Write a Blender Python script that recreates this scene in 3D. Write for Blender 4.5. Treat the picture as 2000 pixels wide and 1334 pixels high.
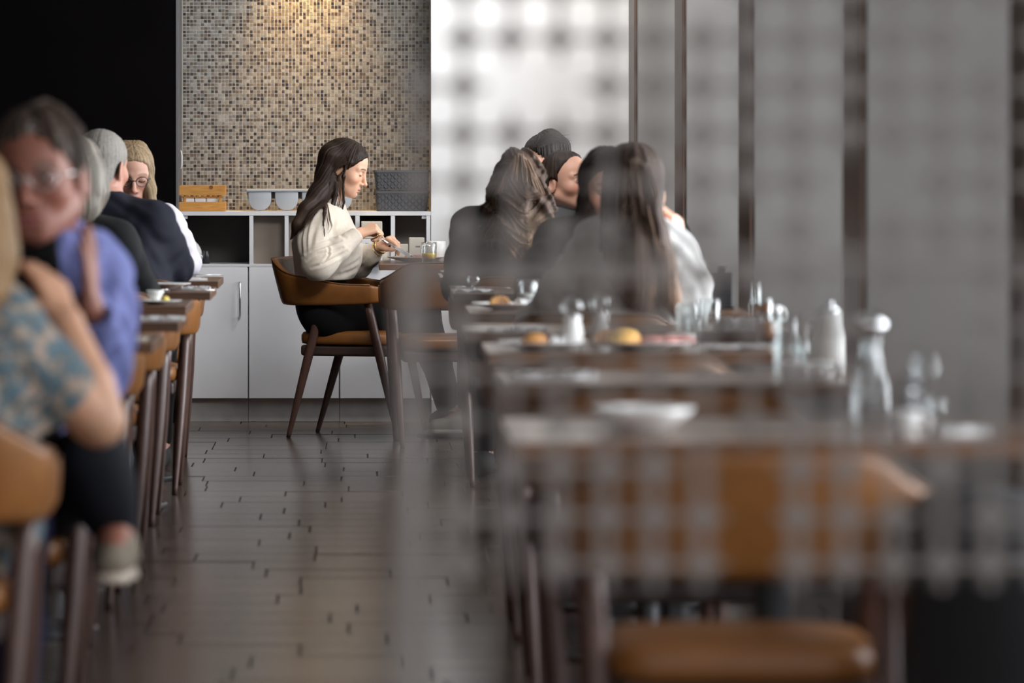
import bpy, bmesh, math, random
import numpy as np
from mathutils import Vector, Matrix
random.seed(7)
rng = np.random.default_rng(7)
PI = math.pi
for o in list(bpy.data.objects):
    bpy.data.objects.remove(o)
S = bpy.context.scene
C = S.collection

# ------------------------------------------------------------------ camera, sky, lights, exposure
FPX, HX, HY, CZ = 9000.0, 700.0, 300.0, 1.22      # focal length in pixels, vanishing point, eye height
cd = bpy.data.cameras.new('camera'); cam = bpy.data.objects.new('camera', cd); C.objects.link(cam)
cd.sensor_width = 36.0; cd.lens = 36.0 * FPX / 2000.0
cd.shift_x = (1000 - HX) / 2000.0; cd.shift_y = -(667 - HY) / 2000.0
cd.clip_start = 0.1; cd.clip_end = 200
cam.location = (0, 0, CZ); cam.rotation_euler = (PI / 2, 0, 0)
cd.dof.use_dof = True; cd.dof.focus_distance = 19.8; cd.dof.aperture_fstop = 3.7
S.camera = cam
w = bpy.data.worlds.new('overcast'); S.world = w; w.use_nodes = True
bg = w.node_tree.nodes['Background']; bg.inputs[0].default_value = (0.87, 0.875, 0.90, 1); bg.inputs[1].default_value = 1.06
S.view_settings.view_transform = 'Standard'; S.view_settings.look = 'None'
S.view_settings.gamma = 1.0; S.view_settings.use_curve_mapping = False
S.view_settings.exposure = 0.32
S.cycles.use_denoising = True
S.cycles.max_bounces = 7; S.cycles.transparent_max_bounces = 16
S.cycles.caustics_reflective = False; S.cycles.caustics_refractive = False
S.cycles.sample_clamp_indirect = 6.0
def area(name, loc, rot, sx, sy, power, col):
    l = bpy.data.lights.new(name, 'AREA'); l.shape = 'RECTANGLE'; l.size = sx; l.size_y = sy
    l.energy = power; l.color = col; l.spread = math.radians(115)
    o = bpy.data.objects.new(name, l); C.objects.link(o); o.location = loc; o.rotation_euler = rot
    return o
DAY = (0.90, 0.95, 1.0)
WIN_Y = [19.66, 16.62, 13.50, 10.40, 7.3]           # one window in each bay between the pillars
WPOW = [52, 95, 80, 62, 50]
for y, p in zip(WIN_Y, WPOW):
    area('daylight', (1.80, y, 1.75), (0, PI / 2, 0), 2.3, 2.3, p, DAY)      # faces -X, into the room
o_ = area('wall_fill', (0.92, 19.85, 3.12), (math.radians(40), 0, 0), 0.9, 0.25, 15, (1.0, 0.97, 0.93)); o_.data.spread = math.radians(120)  # added fill light without a fixture, only brightens the white back wall
o_ = area('cabinet_fill', (0.75, 17.0, 3.12), (0, 0, 0), 1.2, 1.2, 38, (1.0, 0.98, 0.96)); o_.rotation_euler = (Vector((-0.45, 21.0, 0.55)) - o_.location).to_track_quat('-Z', 'Y').to_euler()  # unseen fill light, added to lift the cabinet fronts
sp = bpy.data.lights.new('warm_downlight', 'SPOT'); sp.energy = 110; sp.color = (1.0, 0.60, 0.20)
sp.spot_size = 1.05; sp.spot_blend = 1.0; sp.shadow_soft_size = 0.05
spo = bpy.data.objects.new('warm_downlight', sp); C.objects.link(spo)
spo.location = (-0.235, 21.10, 2.48); spo.rotation_euler = (0.22, 0, 0)

# ------------------------------------------------------------------ helpers
def W(px, py, Y):
    return Vector(((px - HX) * Y / FPX, Y, CZ - (py - HY) * Y / FPX))

def mat(name, col, rough=0.5, metal=0.0, var=0.0, scale=20.0, bump=0.0, bscale=None, coat=0.0, stretch=(1, 1, 1),
        col2=None, spec=0.5, sheen=0.0, sss=0.0, attr=None, detail=4.0, randv=0.0):
    m = bpy.data.materials.new(name); m.use_nodes = True
    nt = m.node_tree; N = nt.nodes; L = nt.links; b = N['Principled BSDF']
    b.inputs['Base Color'].default_value = (*col, 1); b.inputs['Roughness'].default_value = rough
    b.inputs['Metallic'].default_value = metal; b.inputs['Specular IOR Level'].default_value = spec
    b.inputs['Coat Weight'].default_value = coat; b.inputs['Coat Roughness'].default_value = 0.2
    b.inputs['Sheen Weight'].default_value = sheen
    if sss:
        b.inputs['Subsurface Weight'].default_value = sss; b.inputs['Subsurface Radius'].default_value = (0.012, 0.005, 0.003)
        b.inputs['Subsurface Scale'].default_value = 1.06
    tc = N.new('ShaderNodeTexCoord'); mp = N.new('ShaderNodeMapping'); mp.inputs['Scale'].default_value = stretch
    L.new(tc.outputs['Object'], mp.inputs['Vector'])
    src = None
    if attr:
        a = N.new('ShaderNodeVertexColor'); a.layer_name = attr; src = a.outputs['Color']
    if var or col2:
        nz = N.new('ShaderNodeTexNoise'); nz.inputs['Scale'].default_value = scale; nz.inputs['Detail'].default_value = detail
        L.new(mp.outputs[0], nz.inputs['Vector'])
        rp = N.new('ShaderNodeValToRGB'); L.new(nz.outputs['Fac'], rp.inputs[0])
        rp.color_ramp.elements[0].position = 0.32; rp.color_ramp.elements[1].position = 0.68
        c2 = col2 if col2 else tuple(min(1, c * (1 + var)) for c in col)
        c1 = col if col2 else tuple(c * (1 - var) for c in col)
        if attr:
            rp.color_ramp.elements[0].color = (1 - var,) * 3 + (1,); rp.color_ramp.elements[1].color = (min(1.0, 1 + var),) * 3 + (1,)
            mx = N.new('ShaderNodeMix'); mx.data_type = 'RGBA'; mx.blend_type = 'MULTIPLY'; mx.inputs[0].default_value = 1
            L.new(src, mx.inputs[6]); L.new(rp.outputs[0], mx.inputs[7]); src = mx.outputs[2]
        else:
            rp.color_ramp.elements[0].color = (*c1, 1); rp.color_ramp.elements[1].color = (*c2, 1); src = rp.outputs[0]
    if randv:
        oi = N.new('ShaderNodeObjectInfo'); mr = N.new('ShaderNodeMapRange')
        mr.inputs[3].default_value = 1 - randv; mr.inputs[4].default_value = 1 + randv
        L.new(oi.outputs['Random'], mr.inputs[0])
        hv = N.new('ShaderNodeHueSaturation'); L.new(mr.outputs[0], hv.inputs['Value'])
        if src: L.new(src, hv.inputs['Color'])
        else: hv.inputs['Color'].default_value = (*col, 1)
        src = hv.outputs[0]
    if src: L.new(src, b.inputs['Base Color'])
    if bump:
        n2 = N.new('ShaderNodeTexNoise'); n2.inputs['Scale'].default_value = bscale or scale * 3; n2.inputs['Detail'].default_value = 3
        L.new(mp.outputs[0], n2.inputs['Vector'])
        bp = N.new('ShaderNodeBump'); bp.inputs['Strength'].default_value = bump; bp.inputs['Distance'].default_value = 0.002
        L.new(n2.outputs['Fac'], bp.inputs['Height']); L.new(bp.outputs[0], b.inputs['Normal'])
    return m

def glassmat(name, col=(1, 1, 1), rough=0.0, ior=1.45):
    m = bpy.data.materials.new(name); m.use_nodes = True; nt = m.node_tree; N = nt.nodes; L = nt.links
    N.remove(N['Principled BSDF']); out = N['Material Output']
    g = N.new('ShaderNodeBsdfGlossy'); g.inputs['Roughness'].default_value = 0.03
    t = N.new('ShaderNodeBsdfTransparent'); t.inputs[0].default_value = (*col, 1)
    lw = N.new('ShaderNodeLayerWeight'); lw.inputs[0].default_value = 0.35
    mr = N.new('ShaderNodeMapRange'); mr.inputs[1].default_value = 0; mr.inputs[2].default_value = 1; mr.inputs[3].default_value = 0.06; mr.inputs[4].default_value = 0.55
    L.new(lw.outputs['Facing'], mr.inputs[0])
    mx = N.new('ShaderNodeMixShader'); L.new(mr.outputs[0], mx.inputs[0]); L.new(t.outputs[0], mx.inputs[1]); L.new(g.outputs[0], mx.inputs[2])
    L.new(mx.outputs[0], out.inputs[0])
    return m

def link_mesh(name, me, m=None, parent=None, smooth=False):
    if m is not None and not me.materials: me.materials.append(m)
    if smooth:
        me.polygons.foreach_set('use_smooth', [True] * len(me.polygons))
    o = bpy.data.objects.new(name, me); C.objects.link(o)
    if parent is not None: o.parent = parent
    return o
def obj(name, bm, m, parent=None, smooth=False, loc=None):
    me = bpy.data.meshes.new(name); bm.normal_update(); bm.to_mesh(me); bm.free()
    o = link_mesh(name, me, m, parent, smooth)
    if loc is not None: o.location = loc
    return o
def tag(o, label=None, cat=None, group=None, kind=None):
    if label: o['label'] = label
    if cat: o['category'] = cat
    if group: o['group'] = group
    if kind: o['kind'] = kind
    return o
def empty(name, loc=(0, 0, 0), rz=0.0):
    o = bpy.data.objects.new(name, None); C.objects.link(o); o.location = loc; o.rotation_euler = (0, 0, rz); o.empty_display_size = 0.05
    return o
def copy_tree(o, parent=None):
    c = o.copy(); C.objects.link(c)
    if parent is not None: c.parent = parent
    for ch in list(o.children): copy_tree(ch, c)
    return c

def box(bm, x0, x1, y0, y1, z0, z1, bev=0.0, seg=2):
    vs = [bm.verts.new((x, y, z)) for x in (x0, x1) for y in (y0, y1) for z in (z0, z1)]
    idx = [(0, 1, 3, 2), (4, 6, 7, 5), (0, 4, 5, 1), (2, 3, 7, 6), (0, 2, 6, 4), (1, 5, 7, 3)]
    fs = [bm.faces.new([vs[i] for i in f]) for f in idx]
    if bev:
        es = list({e for f in fs for e in f.edges})
        bmesh.ops.bevel(bm, geom=es, offset=bev, segments=seg, profile=0.5, affect='EDGES')
    return bm
def bx(name, x0, x1, y0, y1, z0, z1, m, parent=None, bev=0.0):
    bm = bmesh.new(); box(bm, x0, x1, y0, y1, z0, z1, bev); return obj(name, bm, m, parent)
def lathe(bm, prof, n=28, c=(0, 0, 0), close=False):
    rings = []
    for r, z in prof:
        if r < 1e-6: rings.append([bm.verts.new((c[0], c[1], c[2] + z))])
        else: rings.append([bm.verts.new((c[0] + r * math.cos(2 * PI * i / n), c[1] + r * math.sin(2 * PI * i / n), c[2] + z)) for i in range(n)])
    for a, b in zip(rings, rings[1:]):
        for i in range(n):
            j = (i + 1) % n
            if len(a) == 1 and len(b) == 1: continue
            if len(a) == 1: bm.faces.new((a[0], b[j], b[i]))
            elif len(b) == 1: bm.faces.new((a[i], a[j], b[0]))
            else: bm.faces.new((a[i], a[j], b[j], b[i]))
    return bm
def tube(bm, pts, rad, n=8, cap=True, flat=1.0, up=None):
    pts = [Vector(p) for p in pts]
    if not hasattr(rad, '__len__'): rad = [rad] * len(pts)
    prev = None; nrm = None
    first = None
    for i, p in enumerate(pts):
        t = (pts[min(i + 1, len(pts) - 1)] - pts[max(i - 1, 0)]).normalized()
        if nrm is None:
            a = Vector(up) if up else (Vector((0, 0, 1)) if abs(t.z) < 0.9 else Vector((1, 0, 0)))
            nrm = (a - t * a.dot(t)).normalized()
        else:
            nrm = (nrm - t * nrm.dot(t)).normalized()
        b = t.cross(nrm)
        ring = [bm.verts.new(p + nrm * (rad[i] * flat * math.cos(2 * PI * k / n)) + b * (rad[i] * math.sin(2 * PI * k / n))) for k in range(n)]
        if prev:
            for k in range(n):
                bm.faces.new((prev[k], prev[(k + 1) % n], ring[(k + 1) % n], ring[k]))
        else: first = ring
        prev = ring
    if cap:
        bm.faces.new(first[::-1]); bm.faces.new(prev)
    return bm
def spline(pts, n=8):
    """Catmull-Rom through pts"""
    P = [Vector(p) for p in pts]; P = [P[0] * 2 - P[1]] + P + [P[-1] * 2 - P[-2]]
    out = []
    for i in range(1, len(P) - 2):
        for k in range(n):
            t = k / n
            a, b, c, d = P[i - 1], P[i], P[i + 1], P[i + 2]
            out.append(0.5 * ((2 * b) + (c - a) * t + (2 * a - 5 * b + 4 * c - d) * t * t + (3 * b - a - 3 * c + d) * t ** 3))
    out.append(P[-2]); return out

# ---- signed distance modelling
class Field:
    def __init__(s, lo, hi, h):
        s.h = h; s.lo = np.array(lo, np.float32) - 3 * h
        n = np.ceil((np.array(hi) + 3 * h - s.lo) / h).astype(int) + 1
        s.ax = [(s.lo[i] + h * np.arange(n[i])).astype(np.float32) for i in range(3)]
        s.f = np.full(n, 1.0, np.float32)
    def _sl(s, lo, hi):
        r = []
        for i in range(3):
            a = int(max(0, math.floor((lo[i] - s.lo[i]) / s.h))); b = int(min(len(s.ax[i]), math.ceil((hi[i] - s.lo[i]) / s.h) + 1))
            if b <= a: return None
            r.append(slice(a, b))
        return tuple(r)
    def _grid(s, sl): return (s.ax[0][sl[0]][:, None, None], s.ax[1][sl[1]][None, :, None], s.ax[2][sl[2]][None, None, :])
    def _mix(s, sl, d, k, sub):
        f = s.f[sl]
        if sub:
            d = -d
            if k > 0:
                h = np.maximum(k - np.abs(f - d), 0) / k; s.f[sl] = np.maximum(f, d) + h * h * k * 0.25
            else: s.f[sl] = np.maximum(f, d)
        else:
            if k > 0:
                h = np.maximum(k - np.abs(f - d), 0) / k; s.f[sl] = np.minimum(f, d) - h * h * k * 0.25
            else: s.f[sl] = np.minimum(f, d)
    def cone(s, a, b, ra, rb, k=0.02, sub=False, sc=None):
        a = np.array(a, np.float32); b = np.array(b, np.float32); m = max(ra, rb) + max(k, 0.004) + 3 * s.h
        sl = s._sl(np.minimum(a, b) - m, np.maximum(a, b) + m)
        if sl is None: return s
        X, Y, Z = s._grid(sl); ab = b - a; L2 = float(ab @ ab) + 1e-9
        t = np.clip(((X - a[0]) * ab[0] + (Y - a[1]) * ab[1] + (Z - a[2]) * ab[2]) / L2, 0, 1)
        d = np.sqrt((X - a[0] - t * ab[0]) ** 2 + (Y - a[1] - t * ab[1]) ** 2 + (Z - a[2] - t * ab[2]) ** 2) - (ra + (rb - ra) * t)
        s._mix(sl, d, k, sub); return s
    def chain(s, pts, rs, k=0.02, sub=False):
        for i in range(len(pts) - 1): s.cone(pts[i], pts[i + 1], rs[i], rs[i + 1], k, sub)
        return s
    def ell(s, c, r, k=0.02, sub=False, R=None):
        c = np.array(c, np.float32); r = np.array(r, np.float32); m = float(r.max()) + max(k, 0.004) + 3 * s.h
        if R is None: sl = s._sl(c - r - max(k, .004) - 3 * s.h, c + r + max(k, .004) + 3 * s.h)
        else: sl = s._sl(c - m, c + m)
        if sl is None: return s
        X, Y, Z = s._grid(sl); X = X - c[0]; Y = Y - c[1]; Z = Z - c[2]
        if R is not None:
            R = np.array(R, np.float32); X, Y, Z = (R[0, 0] * X + R[1, 0] * Y + R[2, 0] * Z, R[0, 1] * X + R[1, 1] * Y + R[2, 1] * Z, R[0, 2] * X + R[1, 2] * Y + R[2, 2] * Z)
        k0 = np.sqrt((X / r[0]) ** 2 + (Y / r[1]) ** 2 + (Z / r[2]) ** 2); k1 = np.sqrt((X / r[0] ** 2) ** 2 + (Y / r[1] ** 2) ** 2 + (Z / r[2] ** 2) ** 2)
        d = np.where(k0 < 1e-3, -float(r.min()), k0 * (k0 - 1) / np.maximum(k1, 1e-6))
        s._mix(sl, d, k, sub); return s
    def clip(s, n, c, k=0.0):
        """keep the side where n.p > c"""
        n = np.array(n, np.float32); X, Y, Z = s.ax[0][:, None, None], s.ax[1][None, :, None], s.ax[2][None, None, :]
        d = c - (n[0] * X + n[1] * Y + n[2] * Z)
        if k > 0:
            h = np.maximum(k - np.abs(s.f - d), 0) / k; s.f = np.maximum(s.f, d) + h * h * k * 0.25
        else: s.f = np.maximum(s.f, d)
        return s
    def disp(s, fn):
        X, Y, Z = s.ax[0][:, None, None], s.ax[1][None, :, None], s.ax[2][None, None, :]
        s.f = (s.f + fn(X, Y, Z)).astype(np.float32); return s
    def net(s):
        f = s.f; f[0] = f[-1] = 1; f[:, 0] = f[:, -1] = 1; f[:, :, 0] = f[:, :, -1] = 1
        sg = f < 0; nx, ny, nz = f.shape
        cnt = np.zeros((nx - 1, ny - 1, nz - 1), np.int8)
        offs = [(i, j, k) for i in (0, 1) for j in (0, 1) for k in (0, 1)]
        for i, j, k in offs: cnt += sg[i:nx - 1 + i, j:ny - 1 + j, k:nz - 1 + k]
        mask = (cnt > 0) & (cnt < 8); ci = np.argwhere(mask); n = len(ci)
        idx = np.full(mask.shape, -1, np.int32); idx[mask] = np.arange(n)
        val = [f[ci[:, 0] + i, ci[:, 1] + j, ci[:, 2] + k] for i, j, k in offs]
        acc = np.zeros((n, 3)); c = np.zeros(n)
        for a in range(8):
            for b in range(a + 1, 8):
                da = np.array(offs[b]) - np.array(offs[a])
                if np.abs(da).sum() != 1: continue
                va, vb = val[a], val[b]; cr = (va < 0) != (vb < 0)
                t = np.where(cr, va / np.where(cr, va - vb, 1), 0)
                acc += np.where(cr[:, None], np.array(offs[a]) + t[:, None] * da, 0); c += cr
        V = (ci + acc / np.maximum(c, 1)[:, None]) * s.h + s.lo
        F = []
        for ax in range(3):
            d1 = sg[:-1] if ax == 0 else sg[:, :-1] if ax == 1 else sg[:, :, :-1]
            d2 = sg[1:] if ax == 0 else sg[:, 1:] if ax == 1 else sg[:, :, 1:]
            e = np.argwhere(d1 != d2); u, v = (ax + 1) % 3, (ax + 2) % 3
            e = e[(e[:, u] > 0) & (e[:, v] > 0)]
            def cell(du, dv):
                q = e.copy(); q[:, u] += du; q[:, v] += dv; return idx[q[:, 0], q[:, 1], q[:, 2]]
            q = np.stack([cell(-1, -1), cell(0, -1), cell(0, 0), cell(-1, 0)], 1)
            fl = d1[e[:, 0], e[:, 1], e[:, 2]]
            q[~fl] = q[~fl][:, ::-1]; F.append(q)
        return V.astype(np.float32), np.concatenate(F)

def join_parts(parts):
    V, F, K, n = [], [], [], 0
    for p in parts:
        V.append(p[0]); F.append(p[1] + n); n += len(p[0]); K.append(p[2] if len(p) > 2 else None)
    return np.concatenate(V), np.concatenate(F), K
def np_mesh(name, V, F, col=None):
    me = bpy.data.meshes.new(name)
    me.vertices.add(len(V)); me.vertices.foreach_set('co', np.asarray(V, np.float32).ravel())
    me.loops.add(F.size); me.loops.foreach_set('vertex_index', F.astype(np.int32).ravel())
    me.polygons.add(len(F)); me.polygons.foreach_set('loop_start', np.arange(0, F.size, F.shape[1], dtype=np.int32))
    me.polygons.foreach_set('use_smooth', np.ones(len(F), bool))
    me.update(calc_edges=True)
    if col is not None:
        at = me.color_attributes.new('col', 'FLOAT_COLOR', 'POINT')
        at.data.foreach_set('color', np.concatenate([col, np.ones((len(col), 1))], 1).astype(np.float32).ravel())
    me.validate()
    return me

# ------------------------------------------------------------------ materials
M = {}
M['white_paint'] = mat('white_paint', (0.74, 0.74, 0.745), 0.55, var=0.03, scale=4, bump=0.12, bscale=160)
M['cabinet_white'] = mat('cabinet_white', (0.76, 0.76, 0.785), 0.5, var=0.02, scale=6, bump=0.08, bscale=220)
M['shelf_white'] = mat('shelf_white', (0.66, 0.66, 0.68), 0.45, var=0.02, scale=8)
M['plinth'] = mat('plinth', (0.42, 0.40, 0.385), 0.7, var=0.10, scale=12, bump=0.3, bscale=60)
M['shelf_back'] = mat('shelf_back', (0.22, 0.18, 0.145), 0.7, var=0.06, scale=8)
M['shelf_dark'] = mat('shelf_dark', (0.055, 0.048, 0.042), 0.6, var=0.1, scale=8)
M['black_wall'] = mat('black_wall', (0.0032, 0.0026, 0.003), 0.9, var=0.1, scale=3, spec=0.03)
M['dark_trim'] = mat('dark_trim', (0.18, 0.18, 0.19), 0.4, metal=0.6)
M['grout'] = mat('grout', (0.47, 0.435, 0.385), 0.85, var=0.06, scale=60)
M['pillar_grey'] = mat('pillar_grey', (0.152, 0.141, 0.131), 0.75, var=0.05, scale=5, bump=0.1, bscale=140)
M['clad_wood'] = mat('clad_wood', (0.085, 0.046, 0.030), 0.45, col2=(0.050, 0.028, 0.020), scale=9, stretch=(6, 6, 0.5))
M['ceiling'] = mat('ceiling', (0.5, 0.49, 0.47), 0.8, var=0.02, scale=3)
M['frame_dark'] = mat('frame_dark', (0.05, 0.045, 0.04), 0.5)
M['leather'] = mat('leather', (0.205, 0.078, 0.0175), 0.40, var=0.12, scale=14, bump=0.25, bscale=220, spec=0.45)
M['leather_seam'] = mat('leather_seam', (0.13, 0.05, 0.012), 0.5)
M['leg_wood'] = mat('leg_wood', (0.105, 0.050, 0.036), 0.46, col2=(0.070, 0.034, 0.026), scale=16, stretch=(4, 4, 0.6), coat=0.12)
M['apron'] = mat('apron', (0.045, 0.026, 0.020), 0.5, var=0.1, scale=20)
M['table_wood'] = mat('table_wood', (0.155, 0.072, 0.034), 0.34, col2=(0.100, 0.047, 0.024), scale=7, stretch=(1.2, 9, 9), coat=0.3)
M['table_edge'] = mat('table_edge', (0.27, 0.145, 0.075), 0.42, col2=(0.20, 0.105, 0.055), scale=9, stretch=(1, 12, 12))
M['dark_steel'] = mat('dark_steel', (0.10, 0.10, 0.105), 0.38, metal=0.85)
M['steel'] = mat('steel', (0.62, 0.61, 0.60), 0.22, metal=1.0)
M['chrome'] = mat('chrome', (0.75, 0.75, 0.76), 0.12, metal=1.0)
M['gold'] = mat('gold', (0.85, 0.58, 0.20), 0.22, metal=1.0)
M['china'] = mat('china', (0.82, 0.81, 0.79), 0.22, spec=0.5)
M['stoneware'] = mat('stoneware', (0.56, 0.47, 0.38), 0.35)
M['napkin'] = mat('napkin', (0.80, 0.80, 0.80), 0.8, var=0.03, scale=30, bump=0.3, bscale=90)
M['glass'] = glassmat('glass', (0.96, 0.98, 0.98))
M['pane'] = glassmat('pane', (0.97, 0.98, 1.0))
M['amber_glass'] = glassmat('amber_glass', (0.80, 0.33, 0.08))
M['juice'] = mat('juice', (0.95, 0.62, 0.03), 0.25)
M['tea'] = mat('tea', (0.42, 0.13, 0.02), 0.2)
M['milk'] = mat('milk', (0.80, 0.78, 0.74), 0.3)
M['bread'] = mat('bread', (0.72, 0.36, 0.10), 0.6, col2=(0.50, 0.20, 0.05), scale=30, bump=0.4, bscale=90)
M['bun'] = mat('bun', (0.88, 0.56, 0.16), 0.6, col2=(0.72, 0.36, 0.08), scale=22, bump=0.3, bscale=80)
M['ham'] = mat('ham', (0.66, 0.30, 0.26), 0.45, col2=(0.50, 0.18, 0.15), scale=40)
M['lemon'] = mat('lemon', (0.75, 0.58, 0.12), 0.5, var=0.1, scale=50)
M['pine'] = mat('pine', (0.58, 0.285, 0.065), 0.45, col2=(0.40, 0.175, 0.035), scale=8, stretch=(2, 14, 26))
M['pine_knot'] = mat('pine_knot', (0.16, 0.06, 0.02), 0.5)
M['grey_plastic'] = mat('grey_plastic', (0.34, 0.37, 0.41), 0.42)
M['basket_grey'] = mat('basket_grey', (0.075, 0.077, 0.085), 0.5)
M['black_plastic'] = mat('black_plastic', (0.02, 0.02, 0.022), 0.35)
M['black_fabric'] = mat('black_fabric', (0.018, 0.016, 0.017), 0.85, bump=0.2, bscale=200, var=0.1, scale=50)
M['carton'] = mat('carton', (0.60, 0.55, 0.47), 0.6, var=0.03, scale=20)
M['carton_white'] = mat('carton_white', (0.74, 0.73, 0.72), 0.6)
M['ink_blue'] = mat('ink_blue', (0.03, 0.05, 0.22), 0.6)
M['ink_grey'] = mat('ink_grey', (0.16, 0.16, 0.18), 0.6)
M['lattice'] = mat('lattice', (0.186, 0.166, 0.154), 0.55, metal=0.0, var=0.05, scale=20)
M['plank'] = mat('plank', (0.098, 0.074, 0.060), 0.20, col2=(0.066, 0.050, 0.041), scale=5, stretch=(1, 12, 12), randv=0.22, bump=0.18, bscale=14, spec=0.5)
M['gap'] = mat('gap', (0.010, 0.008, 0.007), 0.7)
# ------------------------------------------------------------------ setting
YB = 20.95                                   # plane of the cabinet fronts and the back wall
XL, XR = -0.815, 0.3305                      # sides of the niche
YN = 21.32                                   # mosaic plane
ZC = 3.2
floor = bx('floor', -2.6, 2.2, -2.0, 21.6, -0.06, -0.008, M['gap']); tag(floor, 'glossy dark brown plank floor of the dining room', kind='structure')
# planks: rows across the room, staggered
def plank_mesh(L, wd):
    bm = bmesh.new(); box(bm, 0.0018, L - 0.0018, 0.002, wd - 0.002, -0.02, 0.0, 0.0022, 1)
    me = bpy.data.meshes.new('plank'); bm.to_mesh(me); bm.free(); me.materials.append(M['plank']); return me
PW = 0.26; PL = [0.36, 0.42, 0.47, 0.52]
pms = [plank_mesh(l, PW) for l in PL]
rp = random.Random(3); near = []; far_bm = bmesh.new()
y = YB + 0.12 - PW; row = 0
while y > -1.8:
    x = -2.3 + rp.random() * 0.45
    while x < 1.75:
        i = rp.randrange(4); dz = rp.choice((0, 0, -0.0004, -0.0008, -0.0016, 0.0))
        vis = (9.8 < y and -0.72 < x < 0.62)
        if vis and len(near) < 300:
            o = bpy.data.objects.new('plank', pms[i]); C.objects.link(o); o.parent = floor; o.location = (x, y, dz); near.append(o)
        else:
            L_ = PL[i]; box(far_bm, x + .0018, min(x + L_, 2.15) - .0018, y + .002, y + PW - .002, -0.02, dz)
        x += PL[i]
    y -= PW; row += 1
fo = obj('outer_planks', far_bm, M['plank'], floor); tag(fo, kind='stuff')
cl = bx('ceiling', -2.6, 2.2, 4.5, 21.6, ZC, ZC + 0.1, M['ceiling']); tag(cl, 'plain pale ceiling above the dining room', kind='structure')
o = bx('wall_left', -2.6, -2.3, 4.5, 21.6, -0.05, ZC, M['black_wall']); tag(o, 'black side wall behind the row of diners', kind='structure')
# black wall beside the niche
o = bx('wall_black', -2.3, XL - 0.012, YB - 0.06, 21.6, -0.05, ZC, M['black_wall']); tag(o, 'matt black wall panel beside the mosaic niche', kind='structure')
bx('edge_trim', XL - 0.012, XL - 0.002, YB - 0.062, YB + 0.0, -0.0, ZC, M['dark_trim'], o)
# white wall right of the niche
wb = bx('wall_back', XR, 1.75, YB, 21.6, -0.05, ZC, M['white_paint'], bev=0.0); tag(wb, 'white painted wall beyond the group of friends', kind='structure')
bx('baseboard', XR + 0.0, 1.75, YB - 0.016, YB - 0.0005, 0.0, 0.105, M['white_paint'], wb, bev=0.004)
# niche back with mosaic
wn = bx('wall_niche', XL - 0.01, XR, YN, 21.6, 0, ZC, M['grout']); tag(wn, 'niche wall faced with small brown and cream glass mosaic', kind='structure')
bx('niche_side', XL - 0.012, XL - 0.001, YB, YN, 0.9, ZC, M['dark_trim'], wn)
pitch, ts = 0.0163, 0.0136
pal = np.array([(0.46, 0.425, 0.375), (0.36, 0.32, 0.275), (0.50, 0.485, 0.455), (0.28, 0.235, 0.19), (0.18, 0.135, 0.10), (0.085, 0.058, 0.045),
                (0.045, 0.032, 0.030), (0.34, 0.32, 0.335), (0.37, 0.39, 0.36), (0.22, 0.165, 0.11), (0.12, 0.10, 0.105)])
pw = np.array([.12, .15, .10, .13, .12, .11, .08, .06, .05, .05, .03]); pw /= pw.sum()
nxm = int((XR - XL) / pitch); z0 = 0.945; nzm = int((2.60 - z0) / pitch)
Vm, Fm, Cm = [], [], []
for i in range(nxm + 1):
    for j in range(nzm):
        cx = XL + 0.004 + pitch * i + ts / 2; cz = z0 + pitch * j + ts / 2
        if cx + ts / 2 > XR: continue
        cx += rng.normal(0, .00035); cz += rng.normal(0, .00035); hs = ts / 2 * rng.uniform(0.95, 1.02)
        ta, tb = rng.normal(0, .012, 2); yf = YN - 0.0012 - rng.uniform(0, .0005); b = len(Vm)
        q = [(-hs, -hs), (hs, -hs), (hs, hs), (-hs, hs)]
        for u, v in q: Vm.append((cx + u * .96, yf + ta * u + tb * v, cz + v * .96))
        for u, v in q: Vm.append((cx + u, YN - 0.0003, cz + v))
        Fm += [(b, b + 1, b + 2, b + 3)] + [(b + 4 + k, b + 4 + (k + 1) % 4, b + (k + 1) % 4, b + k) for k in range(4)]
        c = pal[rng.choice(len(pal), p=pw)] * rng.uniform(0.44, 0.70); Cm += [c] * 8
me = np_mesh('mosaic_tiles', np.array(Vm), np.array(Fm), np.clip(np.array(Cm), 0, 1)); me.polygons.foreach_set('use_smooth', np.zeros(len(me.polygons), bool))
mm = mat('mosaic', (1, 1, 1), 0.14, attr='col', var=0.22, scale=120, stretch=(1.0, 1, 1.2), detail=2, spec=0.45)
tag(link_mesh('mosaic_tiles', me, mm, wn), kind='stuff')

# pillars along the window side
PIL_Y = [20.95, 17.90, 14.90, 11.70, 8.70]
pn = ['grey pillar with brown end cladding touching the white wall', 'grey pillar with brown end just right of the ponytailed diner',
      'grey pillar with brown end behind the amber tea glass', 'grey pillar with broad brown end behind the white jug',
      'grey pillar with dark brown end nearest the camera by the lattice']
for i, y in enumerate(PIL_Y):
    y1 = y - 0.01 if i == 0 else y
    p = bx('pillar', 1.24, 2.2, y1 - 0.43, y1, -0.03, ZC, M['pillar_grey'], None, 0.006)
    tag(p, pn[i], kind='structure', group='grey pillars between the windows')
    bx('end_cladding', 1.228, 1.2395, y1 - 0.425, y1 - 0.005, 0.0, ZC, M['clad_wood'], p, 0.002)
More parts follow.
